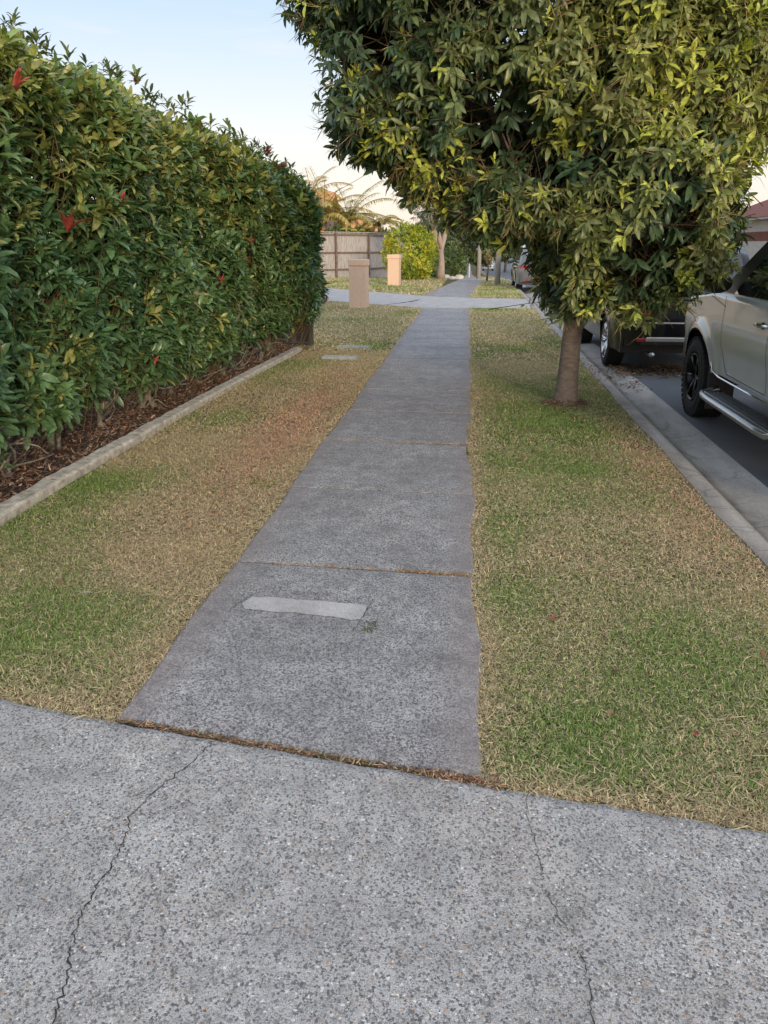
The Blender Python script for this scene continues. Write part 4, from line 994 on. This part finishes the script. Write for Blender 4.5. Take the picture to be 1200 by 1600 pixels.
        for poly in sp.get('handles', []):
            for sd in (-1, 1):
                (hy, hz) = poly; x = s.side(hy, hz); V, F = tube_vf([(sd*(x-.01), hy-.10, hz), (sd*(x+.032), hy-.075, hz+.003), (sd*(x+.04), hy, hz+.004), (sd*(x+.032), hy+.075, hz+.003), (sd*(x-.01), hy+.10, hz)], [.014, .016, .017, .016, .014], 10); obj('door_handle', V, F, M['chrome'], s.root, smooth=True)
                V, F = [], []
                for k in range(16): a = 2*math.pi*k/16; V.append((sd*(s.side(hy, hz)+.003), hy+.05*math.cos(a), hz-.004+.03*math.sin(a)))
                obj('recess_shade', V, [tuple(range(16))], M['black'], s.root)  # flat black disc paints the shade of a recess behind the handle
        for wy in sp['wheels']:
            for sd in (-1, 1): s.wheel(wy, sd)
        # mirrors
        my, mz = sp['mirror']
        for sd in (-1, 1):
            x = s.side(my, sp['belt']); bm = bmesh.new(); bmesh.ops.create_uvsphere(bm, u_segments=16, v_segments=10, radius=1)
            for v in bm.verts: v.co = Vector((sd*(x+.11)+v.co.x*.12, my+v.co.y*.06, mz+v.co.z*.085))
            me = bpy.data.meshes.new('m'); bm.to_mesh(me); bm.free(); link('mirror', me, s.sp.get('mirrormat', s.p), s.root, True)
        # lights, plate
        L2 = L/2
        for sd in (-1, 1):
            z0, z1 = sp['tail']; V, F = [], []
            for i in range(9):
                y = -L2+.004+.22*(i/8)**1.5
                for z in (z0, z1): V.append((sd*(s.side(y, z)+.006), y, z))
                if i: F.append((2*i-2, 2*i-1, 2*i+1, 2*i))
            b = len(V); V += [(sd*(s.side(-L2, z0)+.006), -L2-.008, z0), (sd*(s.side(-L2, z1)+.006), -L2-.008, z1), (sd*(s.side(-L2, z0)-.20), -L2-.008, z0), (sd*(s.side(-L2, z1)-.20), -L2-.008, z1)]
            F += [(b, b+1, b+3, b+2), (0, 1, b+1, b)]
            obj('tail_light', V, F, M['redlens'], s.root)
            V, F = [], []
            for i in range(9):
                y = L2-.004-.30*(i/8)**1.5; z0, z1 = sp['head']
                for z in (z0, z1): V.append((sd*(s.side(y, z)+.006), y, z))
                if i: F.append((2*i-2, 2*i-1, 2*i+1, 2*i))
            b = len(V); V += [(sd*(s.side(L2, z0)-.28), L2+.008, z0), (sd*(s.side(L2, z1)-.28), L2+.008, z1)]; F += [(0, 1, b+1, b)]
            obj('headlight', V, F, M['chrome'], s.root)
        zr = sp['refl']
        for sd in (-1, 1): box('reflector', min(sd*(W*.72), sd*(W*.50)), max(sd*(W*.72), sd*(W*.50)), -L2-.02, -L2-.002, zr, zr+.045, M['redlens'], s.root, .006)
        box('bumper_trim', -W*.66, W*.66, -L2-.018, -L2-.001, sp['sill']+.10, sp['sill']+.20, M['black'], s.root, .006)
        box('grille', -W*.5, W*.5, L2+.001, L2+.02, sp['belt']-.45, sp['belt']-.25, M['black'], s.root, .008)
    def surf(s, y, z, sd, off):
        x = s.side(y, z) if z <= s.sp['belt'] else s.cab(y, z); return (sd*(x+off), y, z)
    def panel(s, name, poly, sd, m, off):
        # poly: bottom line (ya,za)-(yb,zb), top line (yc,zc)-(yd,zd)
        (a, b, c, d) = poly; n, k_ = 10, 8; V, F = [], []
        for j in range(k_+1):
            t = j/k_
            for i in range(n+1):
                u = i/n; y = (a[0]*(1-u)+b[0]*u)*(1-t)+(d[0]*(1-u)+c[0]*u)*t; z = (a[1]*(1-u)+b[1]*u)*(1-t)+(d[1]*(1-u)+c[1]*u)*t
                V.append(s.surf(y, z, sd, off))
                if i and j: F.append(((j-1)*(n+1)+i-1, (j-1)*(n+1)+i, j*(n+1)+i, j*(n+1)+i-1))
        return obj(name, V, F, m, s.root, smooth=True)
    def line(s, name, pts, sd, wd, m, off):
        P = []
        for a, b in zip(pts[:-1], pts[1:]):
            for t in np.linspace(0, 1, 12)[:-1]: P.append((a[0]+(b[0]-a[0])*t, a[1]+(b[1]-a[1])*t))
        P.append(pts[-1]); V, F = [], []
        for i, p in enumerate(P):
            q = P[min(i+1, len(P)-1)]; o = P[max(i-1, 0)]; d = Vector((q[0]-o[0], q[1]-o[1])).normalized()
            V += [s.surf(p[0]-d.y*wd/2, p[1]+d.x*wd/2, sd, off), s.surf(p[0]+d.y*wd/2, p[1]-d.x*wd/2, sd, off)]
            if i: F.append((2*i-2, 2*i-1, 2*i+1, 2*i))
        return obj(name, V, F, m, s.root)
    def wheel(s, wy, sd):
        sp = s.sp; r = sp['wr']; tw = sp.get('tw', .22); rr = sp['rim']; W = sp['W']/2; xo = W-.015+sp.get('poke', 0)
        xc = xo-tw/2
        hub = obj('wheel', *lathe_vf([(-tw*.2, 0), (-tw*.2, rr*.8), (tw*.1, rr*.8), (tw*.1, 0)], 24), M['black'], s.root); hub.location = (sd*xc, wy, r)
        h = tw/2
        prof = [(-h*.8, rr), (-h, rr*1.12), (-h*1.04, (rr+r)/2), (-h*.93, r*.965), (-h*.75, r*.99), (0, r), (h*.75, r*.99), (h*.93, r*.965), (h*1.04, (rr+r)/2), (h, rr*1.12), (h*.8, rr), (-h*.8, rr)]
        V, F = lathe_vf(prof, 72); parts = [(V, F)]
        if sp.get('tread'):
            nb = 44
            for k in range(nb):
                for (xa, xb, ph) in ((-h*.99, -h*.55, 0), (-h*.45, -.01, .5), (.01, h*.45, 0), (h*.55, h*.99, .5)):
                    a0 = (k+ph)*2*math.pi/nb; a1 = a0+2*math.pi/nb*.62; ro = r+.004; ri = r*.95; q = []
                    for rad in (ri, ro):
                        for a in (a0, a1):
                            for x in (xa, xb): q.append((x, rad*math.cos(a), rad*math.sin(a)))
                    parts.append((q, [(0, 1, 3, 2), (4, 6, 7, 5), (0, 4, 5, 1), (2, 3, 7, 6), (0, 2, 6, 4), (1, 5, 7, 3)]))
        V, F = join(parts); o = obj('tyre', V, F, M['rubber'], hub, smooth=False)
        e = sd*h
        parts = [lathe_vf([(e*.98, rr*1.02), (e*1.0, rr*.97), (e*.86, rr*.93), (e*.2, rr*.86), (e*.05, rr*.4), (e*.05, 0)], 48)]
        ns = sp.get('spokes', 6)
        for k in range(ns):
            a = 2*math.pi*k/ns
            for da in ((-.13, .13) if sp.get('twin') else (0,)):
                P0 = (e*.62, rr*.14*math.cos(a), rr*.14*math.sin(a)); P1 = (e*.80, rr*.6*math.cos(a+da*.8), rr*.6*math.sin(a+da*.8)); P2 = (e*.84, rr*.95*math.cos(a+da), rr*.95*math.sin(a+da)); parts.append(tube_vf([P0, P1, P2], [rr*.12, rr*.085, rr*.10], 6))
        parts.append(lathe_vf([(e*.3, rr*.24), (e*.72, rr*.22), (e*.76, rr*.15), (e*.78, 0)], 24))
        V, F = join(parts); obj('rim', V, F, sp['rimmat'], hub, smooth=True)

# silver four-wheel drive -------------------------------------------
SB = 1.20
sp = dict(L=4.95, W=1.88, sill=.50, belt=SB, roof=1.84, wr=.385, ar=.475, rim=.225, tw=.27, tread=True, poke=.035, flare=.045, corner=.28, spokes=6, rimmat=M['rimblack'], paint=M['silver'], tumble=.20,
    wheels=[-1.35, 1.45], beltl=[(-2.5, 1.18), (-2.3, SB), (1.0, SB), (1.25, 1.19), (2.2, 1.10), (2.4, 1.03), (2.48, .95)],
    roofl=[(-2.40, SB), (-2.22, 1.70), (-2.05, 1.83), (-.6, 1.87), (0, 1.84), (.28, 1.77), (1.15, SB)], screen=(.33, 1.10), rearwin=(-2.37, -2.24),
    windows=[[(-.28, SB+.015), (.72, SB+.015), (.14, 1.70), (-.24, 1.75)], [(-1.22, SB+.015), (-.38, SB+.015), (-.34, 1.75), (-1.12, 1.75)], [(-2.02, SB+.03), (-1.34, SB+.015), (-1.24, 1.74), (-1.92, 1.68)]],
    seams=[[(.86, SB-.01), (.80, .95), (.80, .75), (.66, .54)], [(-.33, SB), (-.34, .53)], [(-.33, .525), (.66, .535)], [(-1.3, SB), (-1.2, .9), (-.95, .75), (-.75, .53)], [(1.30, 1.17), (.82, 1.10)]],
    handles=[(-.18, 1.03), (-1.12, 1.03)], mirror=(.78, 1.30), mirrormat=M['black'], tail=(.95, 1.15), head=(.80, .98), refl=.5)
# wheel centre should stand at Y ~7.87, left flank at X ~2.25
car = Car('silver_car', 'silver four-wheel drive with black wheels and chrome side step parked at the kerb', 'car', (2.25+.94, 7.90-1.45, -.105), R(-.6), sp)
c0 = car.root
for sd in (-1,):
    parts = [tube_vf([(-.90, -.98, .395), (-1.05, -.90, .335), (-1.06, -.7, .335), (-1.06, .50, .335), (-1.05, .70, .335), (-1.035, .78, .34), (-.96, .83, .355), (-.88, .82, .38)], [.028]*8, 12)]
    V, F = join(parts); rb = obj('running_board', V, F, M['alu'], c0, smooth=True)
    V, F = box_vf(-1.05, -.86, -.9, .78, .345, .358); obj('tread_plate', V, F, M['black'], rb)
    for k in range(5): x = -1.03+k*.036; V, F = box_vf(x, x+.014, -.88, .74-k*.004, .3585, .368); obj('grip_rib', V, F, M['alu'], rb)
V, F = tube_vf([(-.94, -.95, .50), (-.935, 0, .495), (-.935, .70, .498), (-.945, .86, .53), (-.95, .93, .60)], [.009]*5, 6); obj('sill_trim', V, F, M['chrome'], c0, smooth=True)
V, F = box_vf(-.94, -.70, .955, .985, .16, .56); V = [(x, y+(.10*(z-.3) if z > .3 else 0), z) for x, y, z in V]; bevel(obj('mud_flap', V, F, M['black'], c0), .008)
for sd in (-1, 1): car.panel('pillar_trim', [(.735, 1.212), (1.10, 1.222), (.36, 1.73), (.15, 1.71)], sd, M['black'], .004)

# dark wagon ---------------------------------------------------------
sp2 = dict(L=4.7, W=1.84, sill=.30, belt=1.0, roof=1.66, wr=.355, ar=.405, rim=.245, tw=.235, flare=.03, corner=.22, spokes=5, twin=True, rimmat=M['rimsilver'], paint=M['darkpaint'],
    wheels=[-1.42, 1.36], beltl=[(-2.36, .98), (-2.1, 1.0), (.9, 1.0), (2.0, .90), (2.36, .72)], roofl=[(-2.26, 1.0), (-2.0, 1.5), (-1.8, 1.60), (-.5, 1.68), (.1, 1.64), (.4, 1.54), (1.3, 1.0)], screen=(.45, 1.25), rearwin=(-2.24, -1.95),
    windows=[[(-.2, 1.015), (.8, 1.015), (.3, 1.5), (-.15, 1.56)], [(-1.1, 1.015), (-.28, 1.015), (-.24, 1.56), (-1.05, 1.55)], [(-1.8, 1.03), (-1.2, 1.015), (-1.15, 1.54), (-1.65, 1.48)]],
    seams=[[(.9, .99), (.85, .35)], [(-.24, .99), (-.24, .35)]], handles=[(-.1, .88), (-1.0, .88)], mirror=(.72, 1.07), tail=(.78, .97), head=(.62, .75), refl=.44)
dk = Car('dark_car', 'black wagon with silver wheels parked behind the street tree trunk', 'car', (1.96+.92, 11.42+1.42, -.115), 0, sp2)
box('chrome_strip', -.80, .80, -2.385, -2.352, .665, .685, M['chrome'], dk.root, .004); box('lower_skid', -.55, .75, -2.39, -2.352, .44, .50, M['alu'], dk.root, .01)
V, F = tube_vf([(-.45, -2.38, .27), (-.45, -2.1, .27)], [.035, .035], 12); obj('exhaust', V, F, M['alu'], dk.root, smooth=True)
# grey hatch and white car -------------------------------------------
sp3 = dict(sp2); sp3.update(L=4.4, W=1.80, paint=M['greypaint'], rimmat=M['rimsilver'], wheels=[-1.3, 1.3], tail=(.85, .96))
g3 = Car('grey_car', 'grey hatchback with red tail lights parked at the kerb beyond the driveway', 'car', (1.74+.9+.05, 29.3+2.2, -.105), 0, sp3)
box('number_plate', -.19, .19, -2.385, -2.36, .55, .65, M['plate'], g3.root, .004)
sp4 = dict(sp2); sp4.update(paint=M['whitepaint'])
Car('white_car', 'small white car far up the street between the two poles', 'car', (3.45, 138, float(gz(138))-.10), R(180), sp4)
